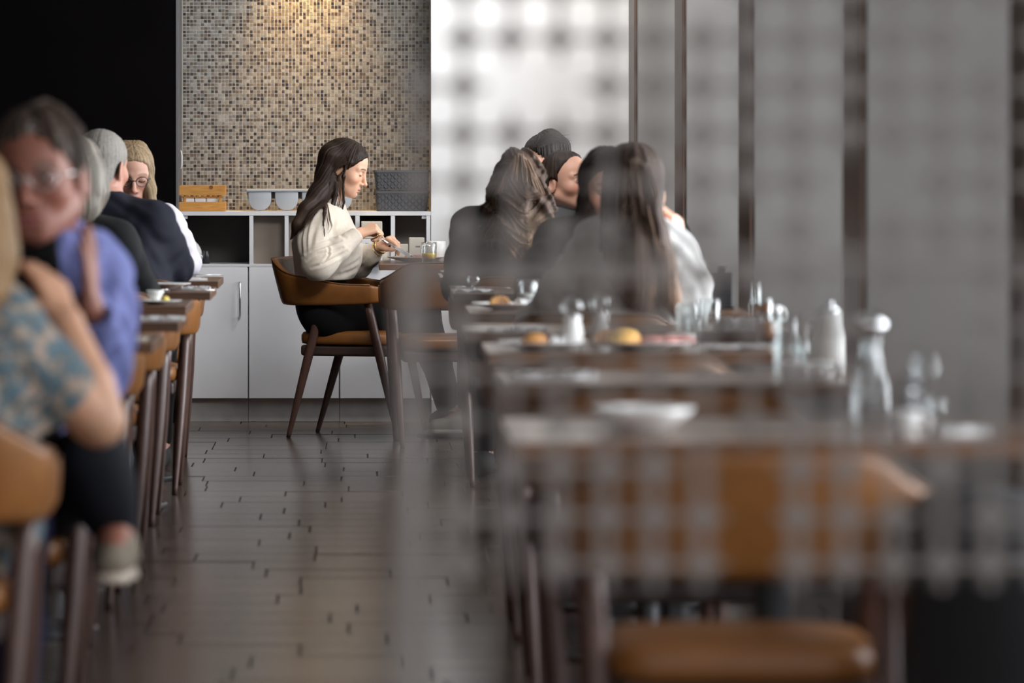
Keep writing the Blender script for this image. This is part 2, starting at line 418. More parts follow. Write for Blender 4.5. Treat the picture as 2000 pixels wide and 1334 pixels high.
    # the pier reads as its camera-facing front plus the clad end
# windows between the pillars with a low sill wall
wr = empty('wall_right'); tag(wr, 'low wall and lintel on the window side', kind='structure')
bx('sill_wall', 1.95, 2.2, 4.5, 20.5, -0.03, 0.35, M['pillar_grey'], wr)
bx('lintel', 1.95, 2.2, 4.5, 20.5, 3.0, ZC, M['pillar_grey'], wr)
for i in range(5):
    ya = PIL_Y[i] - 0.44; yb = PIL_Y[i + 1] + 0.01 if i < 4 else 5.4
    wd = empty('window_%d' % (i + 1)); tag(wd, kind='structure')
    bm = bmesh.new()
    for (a0, a1, b0, b1) in ((yb, ya, 0.35, 0.41), (yb, ya, 2.94, 3.0), (yb, yb + .06, .41, 2.94), (ya - .06, ya, .41, 2.94), ((ya + yb) / 2 - .03, (ya + yb) / 2 + .03, .41, 2.94)):
        box(bm, 2.0, 2.07, a0, a1, b0, b1)
    obj('window_frame', bm, M['frame_dark'], wd)
    for a0, a1 in ((yb + .06, (ya + yb) / 2 - .03), ((ya + yb) / 2 + .03, ya - .06)):
        bx('pane', 2.03, 2.036, a0, a1, .41, 2.94, M['pane'], wd)

# ------------------------------------------------------------------ cabinets and shelf unit
yf = YB
cab_x = [XL, -0.5005, -0.0865, XR - 0.003]
for i in range(3):
    c = empty('cabinet', ((cab_x[i] + cab_x[i + 1]) / 2, yf + 0.2, 0))
    tag(c, ['white low cabinet with chrome bar handle at the left end', 'white low cabinet with plain door behind the seated woman', 'white low cabinet with plain door beside the white wall'][i], 'cabinet', 'white cabinets under the mosaic')
    cx = c.location.x; a, b = cab_x[i] - cx, cab_x[i + 1] - cx
    bx('body', a + .001, b - .001, -0.18, 0.15, 0.105, 0.700, M['cabinet_white'], c)
    bx('door', a + .0035, b - .0035, -0.2, -0.181, 0.107, 0.704, M['cabinet_white'], c, 0.0015)
    bx('plinth', a + .001, b - .001, -0.166, 0.15, 0.0, 0.104, M['plinth'], c)
    if i == 0:
        hx = W(469, 0, yf).x - cx; bm = bmesh.new()
        zt, zb = W(0, 551, yf).z, W(0, 619, yf).z
        tube(bm, [(hx, -0.2, zt), (hx, -0.222, zt), (hx, -0.226, zt - .006), (hx, -0.226, zb + .006), (hx, -0.222, zb), (hx, -0.2, zb)], 0.0042, 8)
        d = [k for k in c.children if k.name.startswith('door')][0]
        tag(obj('handle', bm, M['chrome'], d, True), 'chrome bar handle')
# plaster crumbs along the plinth
su = empty('shelf_unit', ((XL + XR) / 2, yf + 0.2, 0.705)); tag(su, 'white open shelf unit standing along the low cabinets', 'shelf')
cx = su.location.x; zb = 0.705
def sx(px): return W(px, 0, yf).x - cx
bx('shelf_board', XL - cx, XR - 0.001 - cx, -0.2, 0.165, 0.938 - zb, 0.957 - zb, M['shelf_white'], su, 0.001)
bx('base_board', XL - cx, XR - 0.001 - cx, -0.2, 0.165, 0.0, 0.0125, M['shelf_white'], su, 0.001)
for a, b in ((349.5, 357), (487, 494.5), (556, 563.5), (694, 702.4), (763.5, 771.4), (833, 840.5)):
    bx('upright', sx(a), sx(b), -0.198, 0.16, 0.0126, 0.2328, M['shelf_white'], su)
bx('bracket', sx(357.2), sx(366), -0.19, -0.17, 0.2185, 0.2325, M['shelf_white'], su)
bx('bracket', sx(824), sx(832.8), -0.19, -0.17, 0.2185, 0.2325, M['shelf_white'], su)
for a, b, m, dp in ((357, 487, 'shelf_dark', .16), (494.5, 556, 'shelf_back', -.12), (563.5, 694, 'shelf_back', -.12), (702.4, 763.5, 'shelf_dark', .16), (771.4, 833, 'shelf_back', .05)):
    bx('back_panel', sx(a) + .0005, sx(b) - .0005, dp, dp + .006, 0.0126, 0.2328, M[m], su)
ZS = 0.9572; YS = 21.0
# wooden crate
x0, x1 = W(349.5, 0, YS).x, W(440.5, 0, YS).x; cr = empty('wooden_crate', ((x0 + x1) / 2, YS + 0.07, ZS)); hw = (x1 - x0) / 2
tag(cr, 'small pine crate with slatted front holding napkins and cutlery', 'crate')
zt = W(0, 362.5, YS).z - ZS
def slat(n, *a): return bx(n, *a, M['pine'], cr, 0.0012)
slat('slat', -hw, hw, -.07, -.06, 0.001, .043); slat('slat', -hw, hw, -.07, -.06, zt - .045, zt)
slat('slat', -hw, hw, .06, .07, 0.001, .043); slat('slat', -hw, hw, .06, .07, zt - .045, zt)
for s in (-1, 1):
    slat('side_panel', min(s * hw, s * (hw - .01)), max(s * hw, s * (hw - .01)), -.0595, .0595, 0.001, .043)
    slat('side_panel', min(s * hw, s * (hw - .01)), max(s * hw, s * (hw - .01)), -.0595, .0595, zt - .045, zt)
    a = s * (hw - .02); slat('corner_post', min(a, a - s * .012), max(a, a - s * .012), -.0595, -.047, .002, zt - .002)
bx('bottom', -hw + .01, hw - .01, -.0595, .0595, .001, .008, M['pine'], cr)
bm = bmesh.new(); lathe(bm, [(0, 0), (.006, 0.0005), (.009, 0.001), (0.009, 0.0)], 14); 
k = obj('knot', bm, M['pine_knot'], cr); k.rotation_euler = (PI / 2, 0, 0); k.location = (hw * .38, -.0702, zt - .008)
nb = empty('napkin_stack', ((x0 + x1) / 2 - .01, YS + .065, ZS + .0085)); tag(nb, 'white paper napkins lying inside the pine crate', 'napkins', 'paper goods on the shelf')
for i in range(3): bx('napkin', -.078 + i * .053, -.028 + i * .053, -.045, .045, 0, .0575 - .001 * i, M['napkin'], nb, .004)
rr = random.Random(5)
for i in range(7):
    bm = bmesh.new(); h = .02 + rr.random() * .014
    lathe(bm, [(0, 0), (.007, 0), (.0075, h * .7), (.0055, h * .85), (.0055, h), (0, h)], 12)
    j = obj('condiment_jar', bm, M[['glass', 'dark_steel', 'chrome', 'china', 'tea', 'chrome', 'dark_steel'][i]], None, True)
    j.location = ((x0 + x1) / 2 - .075 + i * .025, YS + .06 + rr.uniform(-.025, .03), ZS + .067); tag(j, ['tiny clear glass jar first from the left in the crate', 'tiny dark capped jar second in the crate', 'tiny shiny metal jar third in the crate', 'tiny white jar in the middle of the crate', 'tiny dark brown jar fifth in the crate', 'tiny chrome capped jar sixth in the crate', 'tiny dark jar at the right end of the crate'][i], 'jar', 'little jars in the crate')
bx('insert_board', -hw + .011, hw - .011, -.055, .055, .0605, .0665, M['pine'], cr)
# grey cutlery tray with hanging round pockets
tr = empty('cutlery_tray', (W(590, 0, YS).x, YS + .09, ZS)); tag(tr, 'pale grey plastic cutlery rack with rounded pockets on shelf', 'cutlery rack')
tx = tr.location.x; hw2 = W(700, 0, YS).x - tx; ztp = W(0, 369.5, YS).z - ZS
bx('rim', -hw2, hw2, -.075, .085, ztp - .012, ztp, M['grey_plastic'], tr, .004)
bx('back_plate', -hw2 + .004, hw2 - .004, .06, .075, ztp - .045, ztp - .012, M['grey_plastic'], tr, .003)
for i in range(4):
    px0 = 484.5 + i * 52.5; a = W(px0, 0, YS).x - tx; b = W(px0 + 45, 0, YS).x - tx; r = (b - a) / 2; c0 = (a + b) / 2
    bm = bmesh.new(); ring = []
    pts = [(a, ztp - .0125)] + [(c0 - r * math.cos(t), r + .0005 - r * .98 * math.sin(t)) for t in np.linspace(0, PI, 15)] + [(b, ztp - .0125)]
    f0 = [bm.verts.new((x, -.068, z)) for x, z in pts]; f1 = [bm.verts.new((x, .055, z)) for x, z in pts]
    bm.faces.new(f0); bm.faces.new(f1[::-1])
    for q in range(len(pts)): bm.faces.new((f0[q], f1[q], f1[(q + 1) % len(pts)], f0[(q + 1) % len(pts)]))
    bmesh.ops.recalc_face_normals(bm, faces=bm.faces); es = [e for e in bm.edges if abs(e.verts[0].co.y - e.verts[1].co.y) < 1e-5]
    bmesh.ops.bevel(bm, geom=es, offset=.004, segments=2, profile=.5, affect='EDGES')
    obj('pocket', bm, M['grey_plastic'], tr, True)
# two stacked rattan-look baskets
def basket(name, px0, px1, y0, y1, zbase, label):
    b = empty(name, ((W(px0, 0, YS).x + W(px1, 0, YS).x) / 2, YS + .09, zbase)); tag(b, label, 'basket', 'stacked dark grey baskets')
    hwb = (W(px1, 0, YS).x - W(px0, 0, YS).x) / 2; h = (y1 - y0) / FPX * YS
    bm = bmesh.new(); n = 4
    # tapered open box with rounded corners
    prof = [(0.90, 0.0), (0.955, h * .88), (0.957, h * .88), (1.0, h * .885), (1.0, h), (.95, h), (.86, .006)]
    def ringpts(s):
        out = []; a, d, r = hwb * s, .085 * s, .018
        for cxx, cyy, t0 in ((a - r, d - r, 0), (-a + r, d - r, 90), (-a + r, -d + r, 180), (a - r, -d + r, 270)):
            for q in range(n + 1):
                t = math.radians(t0 + 90 * q / n); out.append((cxx + r * math.cos(t), cyy + r * math.sin(t)))
        return out
    rings = [[bm.verts.new((x, yv, z)) for x, yv in ringpts(s)] for s, z in prof]
    for r0, r1 in zip(rings, rings[1:]):
        for q in range(len(r0)): bm.faces.new((r0[q], r0[(q + 1) % len(r0)], r1[(q + 1) % len(r0)], r1[q]))
    bm.faces.new(rings[0][::-1]); bm.faces.new(rings[-1]); bmesh.ops.recalc_face_normals(bm, faces=bm.faces)
    obj('basket_body', bm, M['basket_grey'], b)
    bm = bmesh.new(); nx = 15; nz = 5       # raised woven pattern: short diagonal ribs
    for i in range(nx):
        for j in range(nz):
            u = (i + .5) / nx * 2 - 1; zz = h * (.06 + .78 * (j + .5) / nz); s = .90 + .055 * zz / (h * .88); d = .085 * s
            dx = hwb * .86 / nx * (1 if (i + j) % 2 else -1)
            tube(bm, [(u * hwb * .88 - dx * .7, -d - .0005, zz - h * .055), (u * hwb * .88, -d - .0028, zz), (u * hwb * .88 + dx * .7, -d - .0005, zz + h * .055)], .0022, 4, False)
    tag(obj('weave', bm, M['basket_grey'], b), kind='stuff')
    return b
basket('rattan_basket', 730, 839.5, 372, 411.6, ZS, 'lower of two stacked dark grey woven baskets')
basket('rattan_basket', 728.5, 840.5, 331.5, 370.5, ZS + 41.2 / FPX * YS, 'upper of two stacked dark grey woven baskets')
# things in the shelf cells
ZCELL = 0.705 + .0127
def lath(name, prof, m, loc, label, cat, group=None, n=28, rot=None, parent=None):
    bm = bmesh.new(); lathe(bm, prof, n); o = obj(name, bm, m, parent, True); o.location = loc
    if rot: o.rotation_euler = rot
    if label: tag(o, label, cat, group)
    return o
pp = [(0, 0), (.034, .0), (.046, .012), (.052, .016), (.046, .015), (.033, .004), (0, .004)]
p = W(377, 497, 20.98); lath('dish', pp, M['china'], (p.x, 21.0, ZCELL + .05), 'white oval dish leaning upright in the open shelf', 'dish', None, 28, (1.25, 0, 1.05))
p = W(386, 505, 20.98); lath('glass_bowl', [(0, 0), (.02, 0), (.034, .02), (.038, .045), (.036, .045), (.032, .02), (0, .004)], M['glass'], (p.x, 21.04, ZCELL), 'clear glass bowl beside the leaning dish in the shelf', 'bowl')
p = W(402, 505, 20.98); lath('dark_jar', [(0, 0), (.017, 0), (.018, .04), (.013, .052), (.013, .06), (0, .06)], M['black_plastic'], (p.x, 21.03, ZCELL), 'small black jar standing in the dark open shelf', 'jar')
def carton(name, px0, px1, py0, py1, Y, dpt, m, label, cat, marks=()):
    a, b = W(px0, py1, Y), W(px1, py0, Y); o = empty(name, ((a.x + b.x) / 2, Y + dpt / 2, max(a.z, ZCELL))); tag(o, label, cat, 'paper goods on the shelf')
    hw = (b.x - a.x) / 2; h = b.z - o.location.z
    bx('pack', -hw, hw, -dpt / 2, dpt / 2, 0, h, m, o, .003)
    for (u0, u1, v0, v1, mk) in marks:
        bx('printed_mark', hw * (2 * u0 - 1), hw * (2 * u1 - 1), -dpt / 2 - .0004, -dpt / 2 + .001, h * v0, h * v1, M[mk], o)
    return o
carton('tissue_pack', 705.5, 746.5, 467, 515.5, 20.86, .09, M['carton_white'], 'white paper pack with a blue emblem in the shelf, lower one', 'pack', ((.2, .37, .62, .84, 'ink_blue'), (.7, .9, .28, .30, 'ink_grey'), (.72, .92, .2, .22, 'ink_grey'), (.74, .86, .12, .14, 'ink_grey')))
o = carton('tissue_pack', 705.5, 746.5, 432.5, 466.5, 20.86, .09, M['carton'], 'beige paper pack lying on top of the emblem pack', 'pack', ((.46, .7, .86, .88, 'ink_grey'), (.52, .64, .90, .92, 'ink_grey'), (.55, .62, .80, .82, 'ink_grey')))
o.location.z = W(0, 467, 20.86).z + .0005
carton('sachet_box', 773, 797, 477, 503, 20.95, .06, M['carton'], 'cream sachet box with a dark stripe left of the bigger one', 'box', ((.5, .98, .42, .48, 'ink_grey'),))
carton('sachet_box', 799, 829, 464, 503, 20.95, .06, M['carton'], 'tall cream sachet box with a dark label in the end cell', 'box', ((.42, .72, .50, .58, 'ink_grey'),))
p = W(755, 460, 20.98)
bm = bmesh.new(); lathe(bm, [(0, -.05), (.05, -.05), (.05, .0)] + [(.05 * math.cos(t), .028 * math.sin(t)) for t in np.linspace(0, PI / 2, 6)], 24)
o = obj('paper_roll', bm, M['carton'], None, True); o.location = (p.x - .002, 21.02, ZCELL + .0505 + .0); tag(o, 'beige rounded paper roll behind the stacked packs', 'roll')
# white clip on the trim by the mosaic
bm = bmesh.new(); p0, p1 = W(353, 294, YB), W(355, 330, YB)
tube(bm, spline([(p0.x, YB - .004, p0.z), (p0.x + .005, YB - .012, p0.z - .02), (p0.x + .005, YB - .012, p1.z + .02), (p0.x, YB - .004, p1.z)], 5), .0028, 6)
tag(obj('cord_loop', bm, M['china'], None, True), 'short white pull cord hanging at the edge of the mosaic', 'cord')
# white screw in the wall
# ------------------------------------------------------------------ armchair
def sstep(a, b, x):
    t = min(1, max(0, (x - a) / (b - a))); return t * t * (3 - 2 * t)
def make_chair():
    root = empty('armchair')
    path = []
    for i in range(7): path.append((.262, .185 - .29 * i / 7))
    for i in range(13):
        t = (PI / 2) * i / 12; p = .72
        path.append((.262 * max(0, math.cos(t)) ** p, -.105 - .185 * max(0, math.sin(t)) ** p))
    path = path + [(-x, y) for x, y in path[-2::-1]]
    n = len(path); bm = bmesh.new(); rings = []; top = []
    for i, (x, y) in enumerate(path):
        a = Vector(path[max(i - 1, 0)]); b = Vector(path[min(i + 1, n - 1)]); t = (b - a).normalized(); nr = Vector((-t.y, t.x)) * -1.0
        if nr.dot(Vector((x, y + .02))) < 0: nr = -nr
        back = sstep(.06, -.27, y) * (1 - .58 * sstep(.14, .262, abs(x))) ; zt = .662 + .108 * back; zbm = .570 + .008 * sstep(-.1, .18, y)
        e = min(i, n - 1 - i); th = .019 * (0.55 if e == 0 else .9 if e == 1 else 1); sh = .010 if e == 0 else .003 if e == 1 else 0
        sec = []
        for q in range(16):
            an = 2 * PI * q / 16; ca, sa = math.cos(an), math.sin(an)
            u = th * (abs(ca) ** .5) * (1 if ca >= 0 else -1); v = (abs(sa) ** .35) * (1 if sa >= 0 else -1)
            z = (zt + zbm) / 2 + v * ((zt - zbm) / 2 - sh)
            lean = (.012 + .04 * back) * (z - .57) / .2
            sec.append(bm.verts.new((x + nr.x * (u + lean), y + nr.y * (u + lean), z)))
        rings.append(sec)
        lean = (.012 + .04 * back) * (zt - .57) / .2
        top.append((x + nr.x * (lean + .013), y + nr.y * (lean + .013), zt - .001))
    for r0, r1 in zip(rings, rings[1:]):
        for q in range(16): bm.faces.new((r0[q], r1[q], r1[(q + 1) % 16], r0[(q + 1) % 16]))
    bm.faces.new(rings[0]); bm.faces.new(rings[-1][::-1]); bmesh.ops.recalc_face_normals(bm, faces=bm.faces)
    obj('backrest', bm, M['leather'], root, True)
    bm = bmesh.new(); tube(bm, top[1:-1], .0035, 6); obj('piping', bm, M['leather_seam'], root, True)
    bm = bmesh.new()
    prof = [(0.0, .40), (.90, .40), (.985, .405), (1, .42), (1, .44), (.97, .452), (.86, .459), (.4, .463), (0, .464)]
    nseg = 36; R = []
    for s, z in prof:
        ring = []
        for q in range(nseg):
            an = 2 * PI * q / nseg; ca, sa = math.cos(an), math.sin(an)
            ring.append(bm.verts.new((s * .212 * (abs(ca) ** .42) * (1 if ca >= 0 else -1), s * .215 * (abs(sa) ** .42) * (1 if sa >= 0 else -1), z)))
        R.append(ring)
    for r0, r1 in zip(R, R[1:]):
        for q in range(nseg): bm.faces.new((r0[q], r0[(q + 1) % nseg], r1[(q + 1) % nseg], r1[q]))
    bmesh.ops.remove_doubles(bm, verts=bm.verts, dist=1e-5)
    obj('seat', bm, M['leather'], root, True)
    bm = bmesh.new(); box(bm, -.198, .198, -.195, .2, .352, .3995, .012, 3); obj('seat_frame', bm, M['apron'], root)
    for sx_ in (-1, 1):
        for (ty, by) in ((-.085, -.2475), (.12, .2475)):
            bm = bmesh.new(); a = Vector((sx_ * .236, ty, .586)); b = Vector((sx_ * .202, by, 0.0)); P = [a.lerp(b, t) for t in (0, .12, .4, .7, .96, 1)]
            tube(bm, P, [.0185, .0195, .0205, .0165, .0105, .0095], 12, True, 1.0)
            obj('leg', bm, M['leg_wood'], root, True)
    return root
chair0 = make_chair(); used_chair = [False]
def chair(x, y, rz, label, group):
    o = chair0 if not used_chair[0] else copy_tree(chair0); used_chair[0] = True
    o.location = (x, y, 0); o.rotation_euler = (0, 0, rz); tag(o, label, 'chair', group); return o
GL, GR = 'tan leather armchairs along the left row', 'tan leather armchairs on the window side'
chair(-.0044, 19.9075, -1.876, 'tan leather armchair the woman in the cream sweater sits on', GR)
chair(.372, 19.36, .05, 'empty tan leather armchair with its back to us at the back wall table', GR)
chair(1.00, 19.97, PI / 2, 'tan leather armchair holding the dark haired man behind the group', GR)
chair(.62, 17.10, 0, 'tan leather armchair under the wavy haired woman in black', GR)
chair(.82, 18.40, PI + .3, 'tan leather armchair of the woman with pulled-back hair', GR)
chair(.82, 14.82, PI, 'tan leather armchair of the dark haired woman facing the ponytail', GR)
chair(.66, 13.26, 0, 'tan leather armchair under the woman with the half ponytail', GR)
chair(.60, 11.78, 0, 'empty tan leather armchair at third window-side table from camera', GR)
chair(.60, 10.54, 0, 'empty tan leather armchair with curved back behind the amber glasses', GR)
chair(.60, 9.05, 0, 'empty tan leather armchair right behind the large white bowl', GR)
chair(.60, 7.32, 0, 'empty tan leather armchair nearest the camera behind the lattice', GR)
chair(-.90, 18.28, PI, 'tan leather armchair of the blonde woman with glasses', GL)
chair(-.86, 16.72, 0, 'tan leather armchair of the man in the navy jacket', GL)
chair(-.88, 15.32, 0, 'tan leather armchair of the grey bobbed woman in black', GL)
chair(-.87, 13.93, 0, 'empty tan leather armchair in front of the grey bobbed woman', GL)
chair(-.87, 12.55, 0, 'empty tan leather armchair two places behind the man in blue', GL)
chair(-.87, 11.17, 0, 'empty tan leather armchair directly behind the man in blue', GL)
chair(-.79, 9.32, PI, 'tan leather armchair of the man in the blue shirt', GL)
chair(-.83, 8.33, 0, 'tan leather armchair of the blonde in the patterned blouse', GL)

# ------------------------------------------------------------------ tables
def make_table(x0, x1, y0, y1, label, group, dark=False, disc=True):
    root = empty('dining_table', ((x0 + x1) / 2, (y0 + y1) / 2, 0)); hx, hy = (x1 - x0) / 2, (y1 - y0) / 2
    bx('tabletop', -hx, hx, -hy, hy, .7235, .75, M['table_wood'], root, .0022)
    bm = bmesh.new(); box(bm, -hx * .55, hx * .55, -.03, .03, .700, .7232); box(bm, -.03, .03, -hy * .6, hy * .6, .700, .7232); obj('support_arm', bm, M['dark_steel'], root)
    bm = bmesh.new(); lathe(bm, [(0, .6998), (.055, .6998), (.055, .692), (.034, .685), (.032, .35), (.032, .03), (.036, .0235)], 24); obj('column', bm, M['dark_steel'], root, True)
    bm = bmesh.new(); lathe(bm, [(0, .0), (.205, .0), (.207, .004), (.207, .012), (.2, .017), (.05, .022), (.038, .024), (0, .024)], 48); obj('base_disc', bm, M['dark_steel'], root)
    tag(root, label, 'table', group); return root
TG, TL = 'wooden tables on the window side', 'wooden tables of the left row'
make_table(.088, .83, 19.6, 20.3, 'square wooden table with the orange juice by the back wall', TG)
make_table(.31, 1.05, 17.45, 18.08, 'wooden table in front of the wavy haired woman', TG)
make_table(.318, 1.05, 15.45, 16.05, 'wooden table with a white napkin behind the dark haired woman', TG)
make_table(.33, 1.16, 13.6, 14.25, 'wooden table between the half ponytail and the dark haired woman', TG)
make_table(.28, 1.165, 12.1, 12.72, 'wooden table right behind the pair of white bottles', TG)
make_table(.305, 1.10, 10.85, 11.45, 'wooden table with the yellow bun and the white bottles', TG)
make_table(.29, 1.04, 9.38, 9.98, 'wooden table with the white jug and cups', TG)
make_table(.25, 1.16, 7.5, 8.2, 'nearest window-side table carrying the large white bowl', TG)
make_table(-1.23, -.515, 16.95, 17.6, 'wooden table between the navy jacket man and the blonde', TL)
make_table(-1.23, -.50, 15.6, 16.22, 'wooden table in front of the grey bobbed woman', TL)
make_table(-1.23, -.53, 14.2, 14.82, 'wooden table with the small white bowl and lemon', TL)
make_table(-1.23, -.50, 12.82, 13.44, 'wooden table two places behind the man in blue', TL)
make_table(-1.23, -.51, 11.45, 12.05, 'wooden table with a beige runner behind the man in blue', TL)
make_table(-1.23, -.51, 10.12, 10.70, 'wooden table just behind the elbow of the man in blue', TL)
make_table(-1.23, -.53, 8.44, 9.0, 'wooden table between the man in blue and the patterned blouse', TL)

# ------------------------------------------------------------------ tableware
ZT = 0.7503
def at(px, Y, z=ZT): return Vector(((px - HX) * Y / FPX, Y, z))
PLATE = [(0, .0), (.055, 0), (.06, .004), (.085, .010), (.125, .021), (.130, .024), (.127, .0245), (.085, .014), (.06, .008), (0, .007)]
def scale_prof(p, s, sz=None): return [(r * s, z * (sz or s)) for r, z in p]
def plate(loc, r, label, group=None, m='china', name='plate'):
    return lath(name, scale_prof(PLATE, r / .13), M[m], loc, label, 'plate', group, 40)
def bowl(loc, r, h, label, group=None):
    return lath('bowl', [(0, 0), (r * .5, 0), (r * .55, h * .1), (r * .9, h * .7), (r, h), (r * .96, h), (r * .8, h * .6), (r * .45, h * .18), (0, h * .15)], M['china'], loc, label, 'bowl', group)
def tumbler(loc, r, h, label, fill=None, lvl=.4, group=None, m='glass'):
    root = empty('glass', loc); tag(root, label, 'glass', group)
    lath('glass_wall', [(0, 0), (r * .82, 0), (r * .88, .003), (r * .97, h * .4), (r, h * .75), (r * .97, h), (r * .93, h), (r * .95, h * .75), (r * .9, h * .4), (r * .78, h * .2), (0, h * .19)], M[m], (0, 0, 0), None, None, parent=root)
    if fill: lath('drink', [(0, h * .2), (r * .76, h * .205), (r * .88, h * .4), (r * .885, h * lvl), (0, h * lvl)], M[fill], (0, 0, 0), None, None, parent=root)
    return root
def goblet(loc, r, h, label, fill=None, group=None):
    root = empty('stem_glass', loc); tag(root, label, 'glass', group)
    lath('bowl_and_stem', [(0, .003), (r * .85, .001), (r * .85, .003), (.006, .008), (.0045, h * .35), (.008, h * .42), (r * .8, h * .55), (r, h * .75), (r * .88, h), (r * .85, h), (r * .96, h * .75), (r * .76, h * .56), (0, h * .45)], M['glass'], (0, 0, 0), None, None, parent=root)
    if fill: lath('drink', [(0, h * .46), (r * .74, h * .57), (r * .9, h * .7), (0, h * .7)], M[fill], (0, 0, 0), None, None, parent=root)
    return root
def mug(loc, r, h, label, rz=0, group=None, saucer=False):
    root = empty('mug', loc, rz); tag(root, label, 'mug', group)
    z = .0
    lath('cup', [(0, z), (r * .82, z), (r * .84, z + .008), (r * .93, z + .012), (r * .95, z + .018), (r, z + .03), (r, h), (r * .94, h), (r * .92, .03), (0, .012)], M['china'], (0, 0, 0), None, None, parent=root)
    bm = bmesh.new(); tube(bm, spline([(r * .95, 0, h * .82), (r * 1.35, 0, h * .82), (r * 1.62, 0, h * .58), (r * 1.4, 0, h * .34), (r * .95, 0, h * .32)], 6), .0055, 8)
    obj('handle', bm, M['china'], root, True); return root
def tall_bottle(loc, r, h, label, m='china', top='glass', group=None):
    root = empty('bottle', loc); tag(root, label, 'bottle', group)
    lath('bottle_body', [(0, 0), (r * .9, 0), (r, .006), (r * .92, h * .35), (r * .72, h * .55), (r * .8, h * .62), (0, h * .62)], M[m], (0, 0, 0), None, None, parent=root)
    lath('clear_top', [(r * .55, h * .621), (r * .6, h * .66), (r * 1.05, h * .74), (r * 1.12, h * .84), (r * .85, h * .95), (r * .4, h), (0, h)], M[top], (0, 0, 0), None, None, parent=root)
    lath('collar', [(r * .5, h * .621), (r * .84, h * .622), (r * .84, h * .65), (r * .5, h * .651)], M['chrome'], (0, 0, 0), None, None, parent=root)
    return root
def jug(loc, r, h, label, rz=0, m='milk'):
    root = empty('jug', loc, rz); tag(root, label, 'jug')
    lath('jug_body', [(0, 0), (r * .95, 0), (r, .008), (r * .98, h * .6), (r * .8, h * .82), (r * .78, h), (r * .7, h), (r * .7, h * .85), (0, h * .84)], M[m], (0, 0, 0), None, None, parent=root)
    bm = bmesh.new(); tube(bm, spline([(r * .8, 0, h * .9), (r * 1.55, 0, h * .86), (r * 1.7, 0, h * .55), (r * .97, 0, h * .25)], 6), .007, 8); obj('handle', bm, M[m], root, True)
    lath('lid', [(r * .6, h * 1.001), (r * .72, h * 1.002), (r * .5, h * 1.06), (.008, h * 1.08), (.01, h * 1.13), (0, h * 1.14)], M['chrome'], (0, 0, 0), None, None, parent=root)
    return root
def carafe(loc, r, h, label):
    root = empty('carafe', loc); tag(root, label, 'carafe')
    lath('carafe_body', [(0, 0), (r * .9, 0), (r, .01), (r, h * .35), (r * .6, h * .6), (r * .45, h * .72), (r * .62, h * .86), (r * .58, h * .86), (r * .4, h * .72), (r * .55, h * .6), (r * .94, h * .35), (0, .012)], M['glass'], (0, 0, 0), None, None, parent=root)
    lath('stopper', [(0, h * .8), (r * .4, h * .82), (r * .42, h * .865), (r * .9, h * .9), (r * .95, h * .97), (r * .5, h * 1.04), (0, h * 1.05)], M['chrome'], (0, 0, 0), None, None, parent=root)
    return root
def croissant(loc, s, label, rz=0):
    bm = bmesh.new(); P = []; R = []
    for i in range(15):
        t = -1 + 2 * i / 14; a = t * 1.15; P.append((s * math.sin(a), s * (math.cos(a) - .7), .40 * s * (1 - t * t) ** .5 + .002)); R.append(s * (.42 * (1 - t * t) ** .6 + .05) * (1 + .10 * (i % 2)))
    for i in range(15): P[i] = (P[i][0], P[i][1], R[i] * .8 + .001)
    tube(bm, P, R, 12); o = obj('croissant', bm, M['bread'], None, True); o.location = loc; o.rotation_euler = (0, 0, rz); tag(o, label, 'croissant'); return o
def bun(loc, r, label, m='bun'):
    return lath('bread_roll', [(0, 0), (r * .85, 0), (r, r * .22), (r * .95, r * .5), (r * .7, r * .82), (r * .3, r * .95), (0, r * .97)], M[m], loc, label, 'bread', None, 20)
def napkin(loc, w_, d_, label, rz=0, h=.012):
    bm = bmesh.new(); nx, ny = 8, 5; rr = random.Random(int(loc[1] * 100)); G = []
    for layer in (1, 0):
        G.append([[bm.verts.new(((i / nx - .5) * w_, (j / ny - .5) * d_, (h * (.6 + .4 * math.sin(i * 1.7 + j)) if layer else 0.0))) for j in range(ny + 1)] for i in range(nx + 1)])
    for i in range(nx):
        for j in range(ny):
            bm.faces.new((G[0][i][j], G[0][i + 1][j], G[0][i + 1][j + 1], G[0][i][j + 1])); bm.faces.new((G[1][i][j], G[1][i][j + 1], G[1][i + 1][j + 1], G[1][i + 1][j]))
    for i in range(nx):
        for j in (0, ny): bm.faces.new((G[0][i][j], G[0][i + 1][j], G[1][i + 1][j], G[1][i][j]))
    for j in range(ny):
        for i in (0, nx): bm.faces.new((G[0][i][j], G[0][i][j + 1], G[1][i][j + 1], G[1][i][j]))
    bmesh.ops.recalc_face_normals(bm, faces=bm.faces)
    o = obj('napkin', bm, M['napkin'], None, False); o.location = loc; o.rotation_euler = (0, 0, rz); tag(o, label, 'napkin'); return o
def spoon(loc, rz, label, s=1.0, m='steel'):
    root = empty('spoon', loc, rz); tag(root, label, 'spoon')
    bm = bmesh.new(); tube(bm, [(0, -.09 * s, .004), (0, 0, .006), (0, .07 * s, .004)], [.006 * s, .0035 * s, .004 * s], 8, True, .35); obj('handle', bm, M[m], root, True)
    bm = bmesh.new(); bmesh.ops.create_uvsphere(bm, u_segments=16, v_segments=8, radius=1)
    for v in bm.verts: v.co = Vector((v.co.x * .020 * s, .098 * s + v.co.y * .030 * s, .007 + (abs(v.co.z) * .002 if v.co.z > 0 else v.co.z * .006) * s))
    obj('spoon_bowl', bm, M[m], root, True); return root
